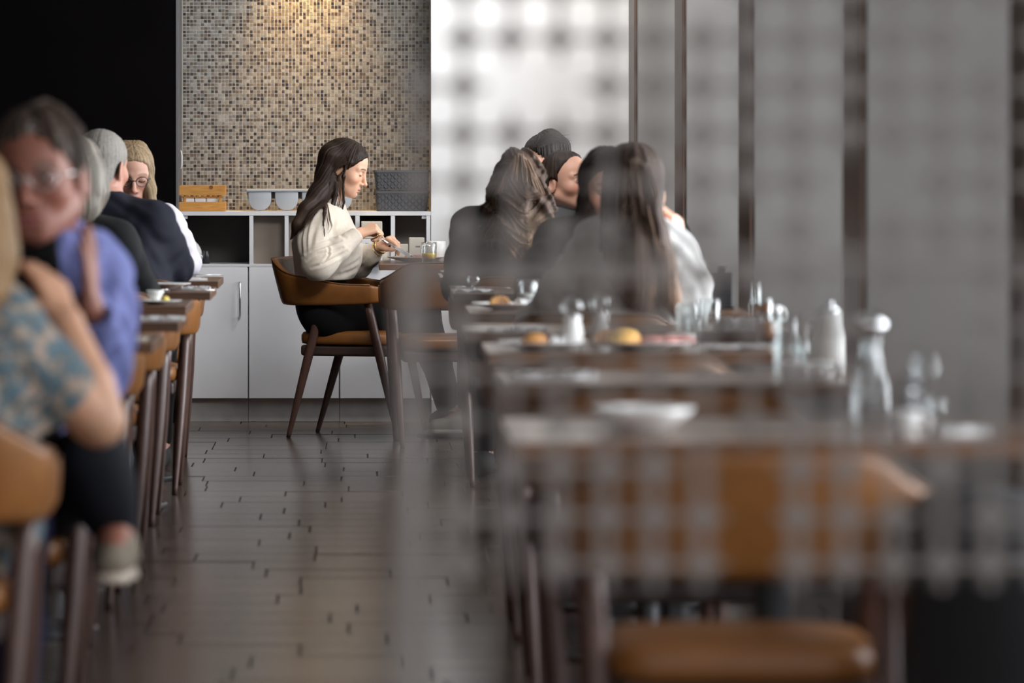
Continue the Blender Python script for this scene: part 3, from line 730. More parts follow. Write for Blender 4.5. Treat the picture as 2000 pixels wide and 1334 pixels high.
def fork(loc, rz, label, m='steel', flip=None):
    root = empty('fork', loc, rz); tag(root, label, 'fork')
    bm = bmesh.new(); tube(bm, [(0, -.10, .004), (0, 0, .006), (0, .05, .004)], [.006, .0035, .004], 8, True, .35); obj('handle', bm, M[m], root, True)
    bm = bmesh.new(); box(bm, -.011, .011, .048, .068, .0035, .0055)
    for k in range(4): box(bm, -.011 + k * .0065, -.0085 + k * .0065, .067, .105, .0035, .0055)
    obj('tines', bm, M[m], root); return root
def knife(loc, rz, label):
    root = empty('table_knife', loc, rz); tag(root, label, 'knife')
    bm = bmesh.new(); tube(bm, [(0, -.10, .004), (0, -.05, .0045), (0, .0, .004)], [.0045, .0055, .0045], 8, True, .6); obj('handle', bm, M['steel'], root, True)
    bm = bmesh.new(); box(bm, -.009, .008, .001, .11, .0025, .0045, .0008, 1); obj('blade', bm, M['steel'], root); return root

# table by the back wall
P0 = plate(at(812, 19.93), .128, 'stoneware plate with ham slices in front of the woman eating', None, 'stoneware', 'dinner_plate')
for i, (dx, dy, rz) in enumerate(((-.01, -.02, .3), (.03, .01, 1.4), (.0, .045, 2.4))):
    bm = bmesh.new(); n = 20
    a = [bm.verts.new(((.048 + .006 * math.sin(3 * t)) * math.cos(t), (.036 + .005 * math.cos(2 * t)) * math.sin(t), .003 + .004 * math.sin(4 * t + i))) for t in np.linspace(0, 2 * PI, n, endpoint=False)]
    bm.faces.new(a); r = bmesh.ops.extrude_face_region(bm, geom=list(bm.faces)); bmesh.ops.translate(bm, vec=(0, 0, .003), verts=[v for v in r['geom'] if isinstance(v, bmesh.types.BMVert)]); bmesh.ops.recalc_face_normals(bm, faces=bm.faces)
    o = obj('ham_slice', bm, M['ham'], None, True); o.location = P0.location + Vector((dx, dy, .0085 + i * .006)); o.rotation_euler = (0, 0, rz)
    tag(o, ['pink ham slice lying lowest on the plate of the woman eating', 'pink ham slice in the middle of the ham pile at the back table', 'pink ham slice lying uppermost on the plate under the knife'][i], 'ham', 'ham on the plate')
bm = bmesh.new(); tube(bm, spline([(-.03, 0, .007), (0, .004, .011), (.035, 0, .007)], 4), .0075, 8); o = obj('cheese_stick', bm, M['bun'], None, True); o.location = P0.location + Vector((.055, -.005, .014)); tag(o, 'orange bite of food at the far rim of the ham plate', 'food')
tumbler(at(838, 19.74), .0345, .0905, 'clear tumbler with a layer of orange juice at back table', 'juice', .47)
mg = mug(at(852.5, 19.98), .040, .090, 'white straight sided mug behind the orange juice tumbler', PI)
# table before the wavy haired woman
bowl(at(873, 17.52), .026, .024, 'tiny white bowl at the corner before the wavy haired woman')
# white napkin table
napkin(at(925, 15.56), .13, .09, 'white napkin at the table corner left of the tumblers')
goblet(at(925, 15.72, ZT), .022, .05, 'tiny clear cordial glass standing behind the white napkin')
spoon(at(945, 15.52, ZT + .013), 1.2, 'steel spoon resting on the white napkin')
# half-ponytail table
p = plate(at(993, 13.85), .112, 'white plate with croissant near the table corner left of ponytail', 'white plates')
croissant(p.location + Vector((-.028, -.03, .016)), .030, 'golden croissant on the plate left of the half ponytail')
napkin(p.location + Vector((.055, -.02, .02)), .06, .05, 'crumpled paper napkin on the croissant plate', .4, .016)
tumbler(at(1031, 14.06), .034, .085, 'clear tumbler with white drink beside the croissant plate, left one', 'milk', .5)
tumbler(at(1052, 14.1), .030, .080, 'clear tumbler with pale drink beside the croissant plate, right one', 'milk', .8)
tumbler(at(1366, 14.1), .014, .11, 'slim tall clear glass right of the pale sweater sleeve')
bowl(at(1372, 13.75), .035, .035, 'white bowl right of the pale sweater sleeve')
bk = empty('menu_stand', at(1410, 13.95)); tag(bk, 'black menu holder standing by the brown pillar end', 'menu holder')
bx('cover', -.032, .032, -.006, .006, 0, .11, M['black_plastic'], bk, .002); bx('foot', -.036, .036, -.03, .03, 0, .008, M['black_plastic'], bk, .002); bx('pen_loop', -.012, .012, -.009, -.0062, .1, .128, M['black_plastic'], bk, .002)
# next table
napkin(at(1032, 12.16), .085, .06, 'folded white napkin on the table behind the white bottles', .1, .016)
napkin(at(985, 12.2), .10, .07, 'flat white napkin at the corner behind the white bottles', 0, .008)
tumbler(at(1385, 12.35), .031, .08, 'clear tumbler at the right of the table behind white bottles')
tumbler(at(1340, 12.3), .028, .07, 'clear low tumbler in front of the pale sweater sleeve')
napkin(at(1440, 12.2), .10, .07, 'white crumpled napkin right of the clear low tumbler', .3, .04)
tumbler(at(1487, 12.3), .030, .085, 'tumbler of amber tea with white foam on the right', 'tea', .8, None, 'glass')
mug(at(1508, 12.45), .025, .06, 'small white cup beside the tumbler of amber tea', .4)
tumbler(at(1478, 12.5), .012, .12, 'slim clear vase glass behind the amber tea')
# bun table
p = plate(at(1060, 11.02), .112, 'white plate with a bread roll at left of the white bottles', 'white plates')
bun(p.location + Vector((-.02, -.035, .013)), .030, 'golden bread roll on the plate left of the white bottles', 'bread')
napkin(p.location + Vector((.045, -.02, .018)), .07, .05, 'white paper napkin on the bread roll plate', .3, .02)
tall_bottle(at(1118, 11.0), .027, .128, 'white bottle with clear rounded top, left of the pair', group='white bottles with clear tops')
tall_bottle(at(1172, 11.3), .027, .128, 'white bottle with clear rounded top, right of the pair', group='white bottles with clear tops')
p = plate(at(1255, 10.99), .125, 'white plate heaped with bun and ham right of the bottles', 'white plates')
bun(p.location + Vector((-.045, -.02, .013)), .040, 'yellow bun on the heaped plate right of the bottles')
bun(p.location + Vector((-.088, .02, .018)), .030, 'reddish brown roll behind the yellow bun', 'bread')
for i in range(3):
    o = bun(p.location + Vector((.02 + .035 * i, -.02 + .01 * i, .016)), .030, ['pink ham roll beside the yellow bun', 'pink ham roll in the middle of the heaped plate', 'pink ham roll at the right of the heaped plate'][i], 'ham'); o.scale = (1.2, 1, .7)
bowl(at(1330, 11.2), .035, .03, 'white bowl at the right of the heaped bun plate')
plate(at(1405, 11.0), .05, 'small white saucer in front of the right napkin', 'white saucers')
plate(at(1460, 11.05), .05, 'small white saucer left of the amber glasses', 'white saucers')
tumbler(at(1352, 11.35), .026, .075, 'clear tumbler right of the white bowl')
tumbler(at(1500, 11.3), .027, .08, 'clear tumbler with amber drink beside small saucers', 'tea', .75)
tumbler(at(1535, 11.1), .030, .085, 'clear water tumbler left of the white jug')
# jug table
jug(at(1618, 9.62), .030, .140, 'tall white jug with metal lid standing before the pillar', 2.6)
tumbler(at(1535, 9.8), .026, .085, 'clear water glass in front of the amber drink')
tumbler(at(1590, 9.8), .026, .09, 'clear water glass just left of the white jug')
goblet(at(1565, 9.6), .024, .085, 'small clear funnel glass among the white cups')
for i, px in enumerate((1545, 1574, 1604)):
    mug(at(px, 9.47), .0235, .042, ['low white cup leftmost at the foot of the jug', 'low white cup second at the foot of the jug', 'low white cup nearest under the jug'][i], -.6, 'low white cups by the jug')
napkin(at(1062, 9.5), .12, .07, 'white napkin at the left corner of the jug table', .1, .02)
napkin(at(1125, 9.55), .07, .05, 'small folded napkin right of the corner napkin', .5, .022)
# nearest table
bowl(at(1255, 7.78), .088, .042, 'large white shallow bowl nearest the camera on dark table')
carafe(at(1700, 7.95), .033, .185, 'glass carafe with shiny stopper on the nearest table')
tall_bottle(at(1768, 7.9), .025, .10, 'short dark bottle right of the glass carafe', 'black_plastic', 'dark_steel')
mug(at(1772, 7.62), .024, .045, 'white espresso cup in front of the dark bottle', -.5)
goblet(at(1832, 7.72), .022, .060, 'small white-lit funnel glass right of espresso cup')
goblet(at(1806, 7.98), .026, .125, 'clear stem glass behind the espresso cup')
napkin(at(1880, 7.7), .08, .05, 'small white napkin at right end of nearest table', .2, .015)
# tall dark container under the right end of the nearest table
bn = empty('waste_bin', (.95, 7.02, 0)); tag(bn, 'tall black bin in the shade right of the nearest armchair', 'bin')
lath('bin_body', [(0, 0), (.105, 0), (.11, .004), (.132, .60), (.136, .602), (.136, .62), (.128, .62), (.124, .60), (.10, .01), (0, .01)], M['black_plastic'], (0, 0, 0), None, None, parent=bn)
lath('bin_lid', [(.127, .6205), (.134, .621), (.128, .66), (.09, .70), (.03, .715), (0, .717)], M['black_fabric'], (0, 0, 0), None, None, parent=bn)
# left row
napkin(at(378, 17.08), .10, .06, 'white napkin under the dark spoon at the far left table', .1, .010)
spoon(at(392, 17.22, ZT + .012), 1.9, 'shiny dark spoon on the white napkin, far left table', 1.0, 'steel')
plate(at(318, 16.05), .10, 'white plate in front of the grey bobbed woman', 'white plates')
spoon(at(368, 15.72), 1.75, 'steel spoon with amber glint beside the white plate', 1.0)
napkin(at(383, 15.95), .10, .05, 'pale folded napkin at the end of the spoon table', .0, .012)
plate(at(312, 14.35), .07, 'small white saucer under the bowl on left row', 'white saucers')
bowl(at(303, 14.35, ZT + .0135), .028, .030, 'small white bowl at the elbow of the grey bobbed woman')
o = bun(at(322, 14.3, ZT + .014), .014, 'yellow lemon wedge beside the small white bowl', 'lemon')
napkin(at(318, 13.0), .12, .08, 'grey-white napkin at the end of the second empty table', .0, .012)
bx_ = bx('table_runner', -.17, .17, -.1, .1, 0, .004, M['stoneware'], None, .001); bx_.location = at(155, 11.62); tag(bx_, 'beige runner at the end of a left row table', 'runner')
# ------------------------------------------------------------------ people
def V3(*a): return np.array(a, float)
def unit(v): v = np.array(v, float); return v / (np.linalg.norm(v) + 1e-9)
def rotz(a): c, s = math.cos(a), math.sin(a); return np.array([[c, -s, 0], [s, c, 0], [0, 0, 1.0]])
def rotx(a): c, s = math.cos(a), math.sin(a); return np.array([[1.0, 0, 0], [0, c, -s], [0, s, c]])
def roty(a): c, s = math.cos(a), math.sin(a); return np.array([[c, 0, s], [0, 1.0, 0], [-s, 0, c]])
def sm(x, a, b): t = np.clip((x - a) / (b - a), 0, 1); return t * t * (3 - 2 * t)
NT = rng.uniform(-1, 1, 4096)
def n1(x):
    i = np.floor(x).astype(int); f = x - i; f = f * f * (3 - 2 * f)
    return NT[i % 4096] * (1 - f) + NT[(i + 1) % 4096] * f

def head_mesh(h, neck, male=False, eyes='open', gaze=0.0, skin=(.60, .35, .25), lip=(.46, .19, .16), brow=(.09, .05, .035), mouth_open=0.0, beard=0.0):
    nb = np.array(neck)
    f = Field(np.minimum((-.095, -.11, -.13), nb - .075), np.maximum((.095, .135, .13), nb + .075), h)
    jw = .054 if male else .047; nk = .060 if male else .050
    f.ell((0, -.006, .035), (.072, .091, .080), 0)
    f.ell((0, .035, .034), (.058, .057, .060), .03)
    f.ell((0, .034, -.02), (.058, .056, .062), .03)
    f.ell((0, .044, -.062), (.043, .046, .046), .03)
    for s in (-1, 1):
        f.cone((s * jw, -.002, -.052), (s * .015, .070, -.096), .018, .015, .03)
        f.ell((s * .041, .058, -.026), (.024, .024, .022), .025)
        f.cone((s * .010, .087, .021), (s * .047, .070, .021), .0095, .008, .014)
    f.ell((0, .079, -.096), (.018, .014, .014), .02)
    f.ell((0, .077, -.068), (.029, .019, .026), .02)
    for s in (-1, 1):
        f.ell((s * .0325, .101, .000), (.0165, .017, .0135), .016, True)
        f.ell((s * .0315, .0785, .000), (.0155, .0125, .0118), .004)
    f.cone((0, .091, .012), (0, .111, -.033), .0075, .0098, .012)
    f.ell((0, .1135, -.036), (.0108, .0105, .0095), .006)
    for s in (-1, 1):
        f.ell((s * .0125, .0985, -.0405), (.0078, .010, .0072), .007)
        f.ell((s * .006, .106, -.0455), (.0035, .005, .0030), .003, True)
    f.ell((0, .0945, -.0655), (.022, .0072, .0056), .006)
    f.ell((0, .0925, -.0765), (.019, .0078, .0066), .006)
    f.cone((-.021, .0980, -.0708), (.021, .0980, -.0708), .0015 + mouth_open, .0015 + mouth_open, .0035, True)
    f.ell((0, .098, -.0865), (.02, .006, .004), .006, True)
    for s in (-1, 1):
        f.ell((s * .0765, -.010, -.012), (.0065, .0175, .031), .006, R=rotx(-.25) @ rotz(s * .3))
        f.ell((s * .0835, -.007, -.008), (.006, .0100, .0185), .004, True)
    f.cone((0, -.025, -.055), nb, nk, nk + .006, .03)
    f.cone(nb, nb + (nb - V3(0, -.02, -.05)) * .35, nk + .006, nk + .012, .03)
    V, F = f.net()
    if not male: V[:, 2] = np.where(V[:, 2] < -.03, np.where(V[:, 2] > -.125, -.03 + (V[:, 2] + .03) * .94, V[:, 2] + .0057), V[:, 2])
    x, y, z = V.T.copy(); z = z.copy()
    if not male: z = np.where(z < -.03, -.03 + (z + .03) / .94, z)
    ax = np.abs(x)
    col = np.tile(np.array(skin), (len(V), 1))
    def mixc(wt, c): 
        nonlocal col
        wt = np.clip(wt, 0, 1)[:, None]; col = col * (1 - wt) + np.array(c) * wt
    sk = np.array(skin)
    front = sm(y, .02, .06)
    mixc(.62 * np.exp(-(((ax - .043) / .020) ** 2 + ((z + .028) / .020) ** 2)) * front, sk * (1.05, .72, .66))
    mixc(.40 * np.exp(-((ax / .014) ** 2 + ((z + .036) / .016) ** 2)) * sm(y, .08, .1), sk * (1.0, .70, .65))
    if beard: mixc(beard * sm(-z, .045, .062) * sm(y, .0, .03), (.30, .25, .22))
    lipm = sm(.0225 - ax, -.001, .004) * sm(y, .082, .090) * sm(z, -.0855, -.081) * sm(-z, .0585, .062)
    mixc(.85 * lipm, lip)
    mixc(sm(.0025 - np.abs(z + .0708), 0, .0012) * sm(.021 - ax, 0, .004) * sm(y, .082, .09) * .8, np.array(lip) * .35)
    bz = .0225 + .004 * np.cos((ax - .033) / .016) - .16 * np.maximum(ax - .036, 0)
    mixc(.9 * sm(.0042 - np.abs(z - bz), 0, .002) * sm(ax, .012, .017) * sm(.054 - ax, 0, .006) * sm(y, .055, .065), brow)
    ex = ax - .0315
    if eyes == 'open':
        w_ = .0053 * np.maximum(1 - (ex / .0135) ** 2, 0)
        alm = sm(w_ - np.abs(z - .0005), -.0004, .0008) * (y > .07)
        mixc(alm, (.62, .60, .58))
        gx = x - np.sign(x) * .0315 - gaze
        rr = np.sqrt(gx ** 2 + (z - .001) ** 2)
        mixc(alm * sm(.0060 - rr, -.0004, .0006), (.10, .11, .11)); mixc(alm * sm(.0028 - rr, -.0003, .0004), (.01, .01, .01))
        mixc(.85 * sm(.0022 - np.abs(z - .0005 - w_ - .0012), 0, .0012) * sm(.0145 - np.abs(ex), 0, .002) * (y > .07), (.04, .025, .02))
    else:
        zl = -.0035 - .0016 * np.maximum(1 - (ex / .0135) ** 2, 0)
        mixc(.95 * sm(.0030 - np.abs(z - zl), 0, .0012) * sm(.0150 - np.abs(ex), 0, .002) * (y > .065), (.03, .018, .015))
        mixc(.25 * np.exp(-((ex / .013) ** 2 + ((z - .003) / .006) ** 2)) * (y > .065), sk * (.8, .6, .55))
    return V, F, col

def hand(f, wr, d, n, right, curls, s=1.0, spread=.12, thumb=None, k=.006):
    wr = np.array(wr, float); d = unit(d); n = unit(np.array(n) - d * np.dot(n, d)); t = np.cross(d, n) * (-1 if right else 1)
    kn = [(.088, .0275, (.043, .026, .021), .0092), (.092, .0090, (.047, .030, .022), .0094), (.087, -.0095, (.043, .028, .021), .0088), (.078, -.0265, (.034, .021, .018), .0078)]
    for i, (fd, ft, ls, r) in enumerate(kn):
        K = wr + (d * fd + t * ft) * s
        f.cone(wr + (d * .006 + t * ft * .55) * s, K, .0150 * s, .0110 * s, .012)
        p = K; a = 0; c = curls[i]; dd = unit(d + t * ft * spread * 20 / 1.0 * .2)
        tips = [p]
        for j in range(3):
            a += c[j]; v = dd * math.cos(a) - n * math.sin(a); p = p + v * ls[j] * s; tips.append(p)
        rs = [r * s * 1.06, r * s * 1.0, r * s * .92, r * s * .78]
        f.chain(tips, rs, k * .5)
    tb = wr + (d * .026 + t * .022 - n * .006) * s
    if thumb is None: thumb = ((.66, .66, -.35), (.90, .30, -.30))
    d1 = unit(d * thumb[0][0] + t * thumb[0][1] + n * thumb[0][2]); d2 = unit(d * thumb[1][0] + t * thumb[1][1] + n * thumb[1][2])
    p1 = tb + d1 * .042 * s; p2 = p1 + d2 * .032 * s; p3 = p2 + unit(d2 * .9 + d * .2) * .024 * s
    f.cone(wr + d * .012 * s + t * .010 * s, tb, .015 * s, .015 * s, .012); f.chain([tb, p1, p2, p3], [.0150 * s, .0115 * s, .0098 * s, .0078 * s], .008)
RELAX = [(.35, .45, .3), (.42, .5, .35), (.48, .55, .35), (.5, .55, .35)]

def streak_cols(V, base, amt=.25, freq=30, ends=None, zr=None, seed=0):
    th = np.arctan2(V[:, 0], -V[:, 1] + .02)
    s = n1(th * freq + seed * 17 + n1(V[:, 2] * 9 + 5) * 1.2) * .6 + n1(th * freq * 2.7 + 91 + seed) * .4
    c = np.array(base)[None] * (1 + amt * s)[:, None]
    if ends is not None:
        t = sm(-V[:, 2], -zr[0], -zr[1]) * (0.65 + .35 * n1(th * freq * .5 + 7))
        c = c * (1 - t[:, None]) + np.array(ends)[None] * (1 + amt * s)[:, None] * t[:, None]
    return np.clip(c, 0, 1)

SKINM = mat('skin', (.6, .35, .25), 0.48, attr='col', var=.04, scale=60, sss=.12, spec=.35)
HAIRM = mat('hair', (.05, .03, .02), 0.46, attr='col', var=.25, scale=38, stretch=(3.5, 3.5, .18), spec=.13, bump=.5, bscale=120)
def cloth(name, col, rough=.85, **k): return mat(name, col, rough, sheen=k.pop('sheen', 0.0), spec=.2, bump=k.pop('bump', .25), bscale=k.pop('bscale', 300), var=k.pop('var', .06), scale=k.pop('scale', 30), **k)

class Person:
    def __init__(s, loc, rz, label):
        s.loc = np.array((*loc, 0.0)); s.rz = rz; s.Ri = rotz(-rz); s.label = label
        s.J = dict(hipR=(.09, 0, .53), hipL=(-.09, 0, .53), kneR=(.13, .43, .52), kneL=(-.13, .43, .52), ankR=(.13, .40, .09), ankL=(-.13, .40, .09),
                   neck=(0, .03, 1.0), shR=(.175, .02, .945), shL=(-.175, .02, .945), elR=(.25, .14, .73), elL=(-.25, .14, .73), wrR=(.12, .36, .775), wrL=(-.12, .36, .775),
                   pel=(0, -.01, .56))
        s.J = {k: np.array(v, float) for k, v in s.J.items()}
    def L(s, p): return s.Ri @ (np.array(p, float) - s.loc)
    def set(s, **k):
        for a, v in k.items(): s.J[a] = s.L(v) if isinstance(v, Vector) else np.array(v, float)
        return s
    def head(s, c, yaw=0, pitch=0, roll=0, scale=1.0):
        s.hc = s.L(c) if isinstance(c, Vector) else np.array(c, float)
        s.hR = rotz(yaw) @ rotx(pitch) @ roty(roll); s.hs = scale; return s
    def toH(s, p):
        p = s.L(p) if isinstance(p, Vector) else np.array(p, float)
        return s.hR.T @ (p - s.hc) / s.hs
    def frH(s, V): return (np.asarray(V) * s.hs) @ s.hR.T + s.hc
    def body(s, h=.003, hh=.003, skin=(.60, .35, .25), hands={}, girth=1.0, coarse=.011, armr=1.0, **hk):
        J = s.J; parts = []
        V, F, col = head_mesh(h, s.toH_local(J['neck']), skin=skin, **hk)
        parts.append((s.frH(V), F, col))
        for sd in 'RL':
            el, wr = J['el' + sd], J['wr' + sd]; d = unit(wr - el); hd = hands.get(sd, {})
            dd = unit(hd.get('d', d)); 
            pts = np.array([el, wr, wr + dd * .19]); 
            f = Field(pts.min(0) - .08, pts.max(0) + .08, hh)
            mid = el + (wr - el) * .35
            f.chain([el, mid, wr], [.040 * armr, .040 * armr, .0245 * armr], .01)
            f.cone(wr, wr + dd * .015, .0245 * armr, .021, .01)
            hand(f, wr, dd, hd.get('n', (0, 0, 1)), sd == 'R', hd.get('curls', RELAX), hd.get('s', .95), thumb=hd.get('thumb'))
            V, F = f.net(); c = np.tile(np.array(skin), (len(V), 1)) * (1 + .05 * n1(V[:, 0] * 60 + V[:, 2] * 40))[:, None]
            parts.append((V, F, c))
        f = Field((-.5, -.4, .0), (.5, .95, 1.15), coarse); s.torso(f, .026, girth)
        for sd in 'RL':
            f.chain([J['sh' + sd], J['el' + sd]], [.046 * armr, .040 * armr], .02)
            f.chain([J['hip' + sd], J['kne' + sd], J['ank' + sd], J['ank' + sd] + V3(0, .1, -.045)], [.085, .055, .036, .03], .02)
        V, F = f.net(); parts.append((V, F, np.tile(np.array(skin), (len(V), 1))))
        Vv, Ff, K = join_parts(parts); cc = np.concatenate(K)
        me = np_mesh('person', Vv, Ff, np.clip(cc, 0, 1))
        s.o = link_mesh('person', me, SKINM); s.o.location = s.loc; s.o.rotation_euler = (0, 0, s.rz)
        tag(s.o, s.label, 'person'); return s
    def toH_local(s, p): return s.hR.T @ (np.array(p) - s.hc) / s.hs
    def torso(s, f, inset=0.0, g=1.0, k=.05):
        J = s.J; a, b = J['pel'], J['neck']; P = [a + (b - a) * t for t in (0, .3, .62, .86)]
        P[1] = P[1] + V3(0, -.01, 0); wd = [.085 * g, .075 * g, .085, .075]; rr = [.122 * g, .112 * g, .118, .075]
        for sx_ in (-1, 1):
            f.chain([p + V3(sx_ * w_, 0, 0) for p, w_ in zip(P, wd)], [r - inset for r in rr], k)
        for sd in 'RL': f.cone(P[3] + (J['sh' + sd] - P[3]) * .3, J['sh' + sd], .070 - inset, .060 - inset, k)
        f.cone(P[3], b, .07 - inset, .058 - inset, k)
    def top(s, m, name='sweater', h=.006, sleeve='long', ease=.0, sl=(.062, .056, .036), girth=1.0, extra=None, fold=.004, collar=.0, cut=.0, hem=None, bulge=0):
        J = s.J; pts = np.array([J[k] for k in ('pel', 'neck', 'shR', 'shL', 'elR', 'elL', 'wrR', 'wrL')])
        lo, hi = pts.min(0) - .17, pts.max(0) + .12; lo[2] = min(lo[2], J['pel'][2] - .10)
        f = Field(lo, hi, h); s.torso(f, -.012 - ease, girth)
        if bulge: f.ell(J['pel'] + V3(0, .06, .12), (.16, .12, .16), .06)
        if extra: extra(f)
        for sd in 'RL':
            sh, el, wr = J['sh' + sd], J['el' + sd], J['wr' + sd]
            if sleeve == 'long':
                e2 = wr + (el - wr) * cut
                f.chain([sh, sh + (el - sh) * .55, el], [sl[0], (sl[0] + sl[1]) / 2, sl[1]], .05)
                f.chain([el, el + (e2 - el) * .55, e2], [sl[1], (sl[1] * .55 + sl[2] * .45), sl[2]], .02)
            else:
                e2 = sh + (el - sh) * sleeve; f.cone(sh, e2, sl[0], sl[1], .05)
        if fold:
            f.disp(lambda X, Y, Z: fold * (np.sin(55 * Z + 30 * X + 3 * np.sin(25 * Y + 14 * X)) * .5 + np.sin(90 * Z - 45 * Y + 2.5 * np.sin(31 * X)) * .35))
        hd = s.hR @ V3(0, -.02, -.06) * s.hs + s.hc
        nb = J['neck']; up = unit(hd - nb)
        for sd in 'RL':
            if sleeve == 'long':
                wr, el = J['wr' + sd], J['el' + sd]; e2 = wr + (el - wr) * cut; v = unit(e2 - el)
                f.cone(e2 + v * (.004), e2 + v * .09, sl[2] - .005, sl[2] + .05, .006, True)
        if collar:
            c0 = nb + up * collar; n = 20; R = .058
            a = unit(np.cross(up, V3(1, 0, 0))); b = np.cross(up, a)
            ring = [c0 + (a * math.cos(t) + b * math.sin(t)) * R for t in np.linspace(0, 2 * PI, n)]
            f.chain(ring, [.011] * n, .012)
        f.cone(nb + up * .035, nb + up * .16, .05, .065, .008, True)
        if hem is not None: f.clip((0, 0, 1), hem, .01)
        V, F = f.net()
        me = np_mesh(name, V, F); o = link_mesh(name, me, m, s.o); s.t = o; return s
    def trousers(s, m, h=.009, shoe=None, name='trousers'):
        J = s.J; pts = np.array([J[k] for k in ('hipR', 'hipL', 'kneR', 'kneL', 'ankR', 'ankL')]); f = Field(pts.min(0) - .15, pts.max(0) + .14, h)
        f.cone(J['hipR'], J['hipL'], .118, .118, .03); f.ell(J['pel'], (.165, .125, .12), .05)
        for sd in 'RL':
            k = J['kne' + sd]; a = J['ank' + sd]; f.chain([J['hip' + sd], k, k + (a - k) * .45, a + (k - a) * .06], [.105, .072, .062, .047], .03)
        f.clip((0, 0, 1), .05)
        V, F = f.net(); link_mesh(name, np_mesh(name, V, F), m, s.o)
        for sd in 'RL':
            a = J['ank' + sd]; fd = s.J.get('toe' + sd)
            d = unit((fd - a) * (1, 1, 0)) if fd is not None else V3(0, 1, 0); dz = (fd[2] - a[2] + .05) if fd is not None else 0.0
            f = Field(a + np.minimum(d * .2, 0) - .09, a + np.maximum(d * .2, 0) + .07, .006)
            b = a + V3(0, 0, -.045); f.chain([b - d * .045, b + d * .05, b + d * .145 + V3(0, 0, -.012 + dz)], [.036, .038, .032], .03); f.cone(a + V3(0, 0, .02), b, .038, .04, .03)
            f.clip((0, 0, 1), max(.002, a[2] - .088))
            V, F = f.net(); link_mesh('shoe', np_mesh('shoe', V, F), shoe[0] if shoe else M['black_fabric'], s.o)
            if shoe and len(shoe) > 1:
                sh = s.o.children[-1]; f = Field(a + np.minimum(d * .2, 0) - .1, a + np.maximum(d * .2, 0) + .07, .005)
                zc = a[2] - .083
                f.chain([V3(b[0], b[1], zc) - d * .045, V3(b[0], b[1], zc) + d * .05, V3(b[0], b[1], zc + dz) + d * .145], [.038, .041, .035], .02); f.clip((0, 0, 1), max(.0015, zc - .005)); f.clip((0, 0, -1), -(zc + .016))
                V, F = f.net(); link_mesh('sole', np_mesh('sole', V, F), shoe[1], sh)
        return s
    def hair(s, col, h=.004, thick=.012, masses=(), hair_plane=True, tuck=False, nape=True, freq=30, amt=.3, ends=None, zr=None, wave=0, ripple=.0015, strands=None, seed=0, hl=0.0, low=None, back=0, fringe=None):
        mp = []
        for pts, rs, k in masses: mp.append(([s.toH(p) for p in pts], [r / s.hs for r in rs], k))
        al = np.array([(-.1, -.125, -.13), (.1, .125, .14)])
        for pts, rs, k in mp:
            for p, r in zip(pts, rs): al = np.concatenate([al, [p - r - .02, p + r + .02]])
        f = Field(al.min(0), al.max(0), h)
        f.ell((0, -.006 - thick * .55, .035 + thick * .5), (.0735 + thick * .75, .0915 + thick * .5, .081 + thick * .6), 0); f.ell((0, .033 - thick * .3, .036 + thick * .45), (.0595 + thick * .5, .0585 + thick * .28, .061 + thick * .5), .03)
        if nape: f.ell((0, -.042, -.035), (.060 + thick * .6, .052 + thick * .6, .062), .03)
        if back: f.ell((0, -.075, .02), (.07, .045, .07), .03)
        if hair_plane:
            n = (0, -.82, .573); f.clip(n, (-.82 * .080 + .573 * .072) + hl, .008)
        if low is not None: f.clip((0, -.35, .94), low, .01)
        for pts, rs, k in mp: f.chain(pts, rs, k)
        if tuck:
            for sx_ in (-1, 1): f.ell((sx_ * .092, .001, -.010), (.030, .019, .031), .004, True)
            f.ell((0, .075, -.035), (.085, .062, .075), .01, True)
        sd = seed * 13.0
        if ripple:
            def dsp(X, Y, Z):
                th = np.arctan2(X, -Y + .02) + wave * .5 * np.sin(Z * 55 + 2 * np.sin(X * 30))
                return ripple * n1(th * freq + sd) + ripple * .6 * n1(th * freq * 2.3 + sd + 40) + (wave * .012 * np.sin(Z * 60 + X * 40 + 3 * np.sin(X * 25 + Y * 20)) if wave else 0)
            f.disp(dsp)
        V, F = f.net(); c = streak_cols(V, col, amt, freq, ends, zr, seed)
        me = np_mesh('hair', s.frH(V), F, c); s.h = link_mesh('hair', me, HAIRM, s.o); return s
    def strands(s, guides, n, rad, col, jit=.008, amt=.3, seed=1):
        """fine hair: guides are polylines in world space; each strand blends two neighbouring guides"""
        r = np.random.default_rng(seed); Vs, Fs, Cs, b = [], [], [], 0
        G = [np.array([s.L(p) if isinstance(p, Vector) else p for p in spline(g, 6)]) for g in guides]
        m = min(len(g) for g in G)
        G = [g[np.linspace(0, len(g) - 1, m).round().astype(int)] for g in G]
        for i in range(n):
            t = r.uniform(0, len(G) - 1) if len(G) > 1 else 0; a = int(min(t, len(G) - 2)) if len(G) > 1 else 0; u = t - a
            P = G[a] * (1 - u) + G[min(a + 1, len(G) - 1)] * u
            q = np.linspace(0, 1, m)[:, None]; P = P + r.normal(0, jit, 3) * (.3 + q) + .4 * jit * np.sin(q * r.uniform(3, 9) + r.uniform(0, 6)) * r.normal(0, 1, 3)
            P = P[: int(m * r.uniform(.75, 1))]
            mm_ = len(P)
            if mm_ < 4: continue
            tg = np.gradient(P, axis=0); tg /= np.linalg.norm(tg, axis=1)[:, None] + 1e-9
            e1 = np.cross(tg, V3(.3, .9, .1)); e1 /= np.linalg.norm(e1, axis=1)[:, None] + 1e-9; e2 = np.cross(tg, e1)
            w_ = rad * (1 - .8 * np.linspace(0, 1, mm_) ** 3)[:, None]
            ring = [P + w_ * (e1 * math.cos(k * 2 * PI / 3) + e2 * math.sin(k * 2 * PI / 3)) for k in range(3)]
            V = np.stack(ring, 1).reshape(-1, 3); idx = np.arange(mm_ * 3).reshape(mm_, 3)
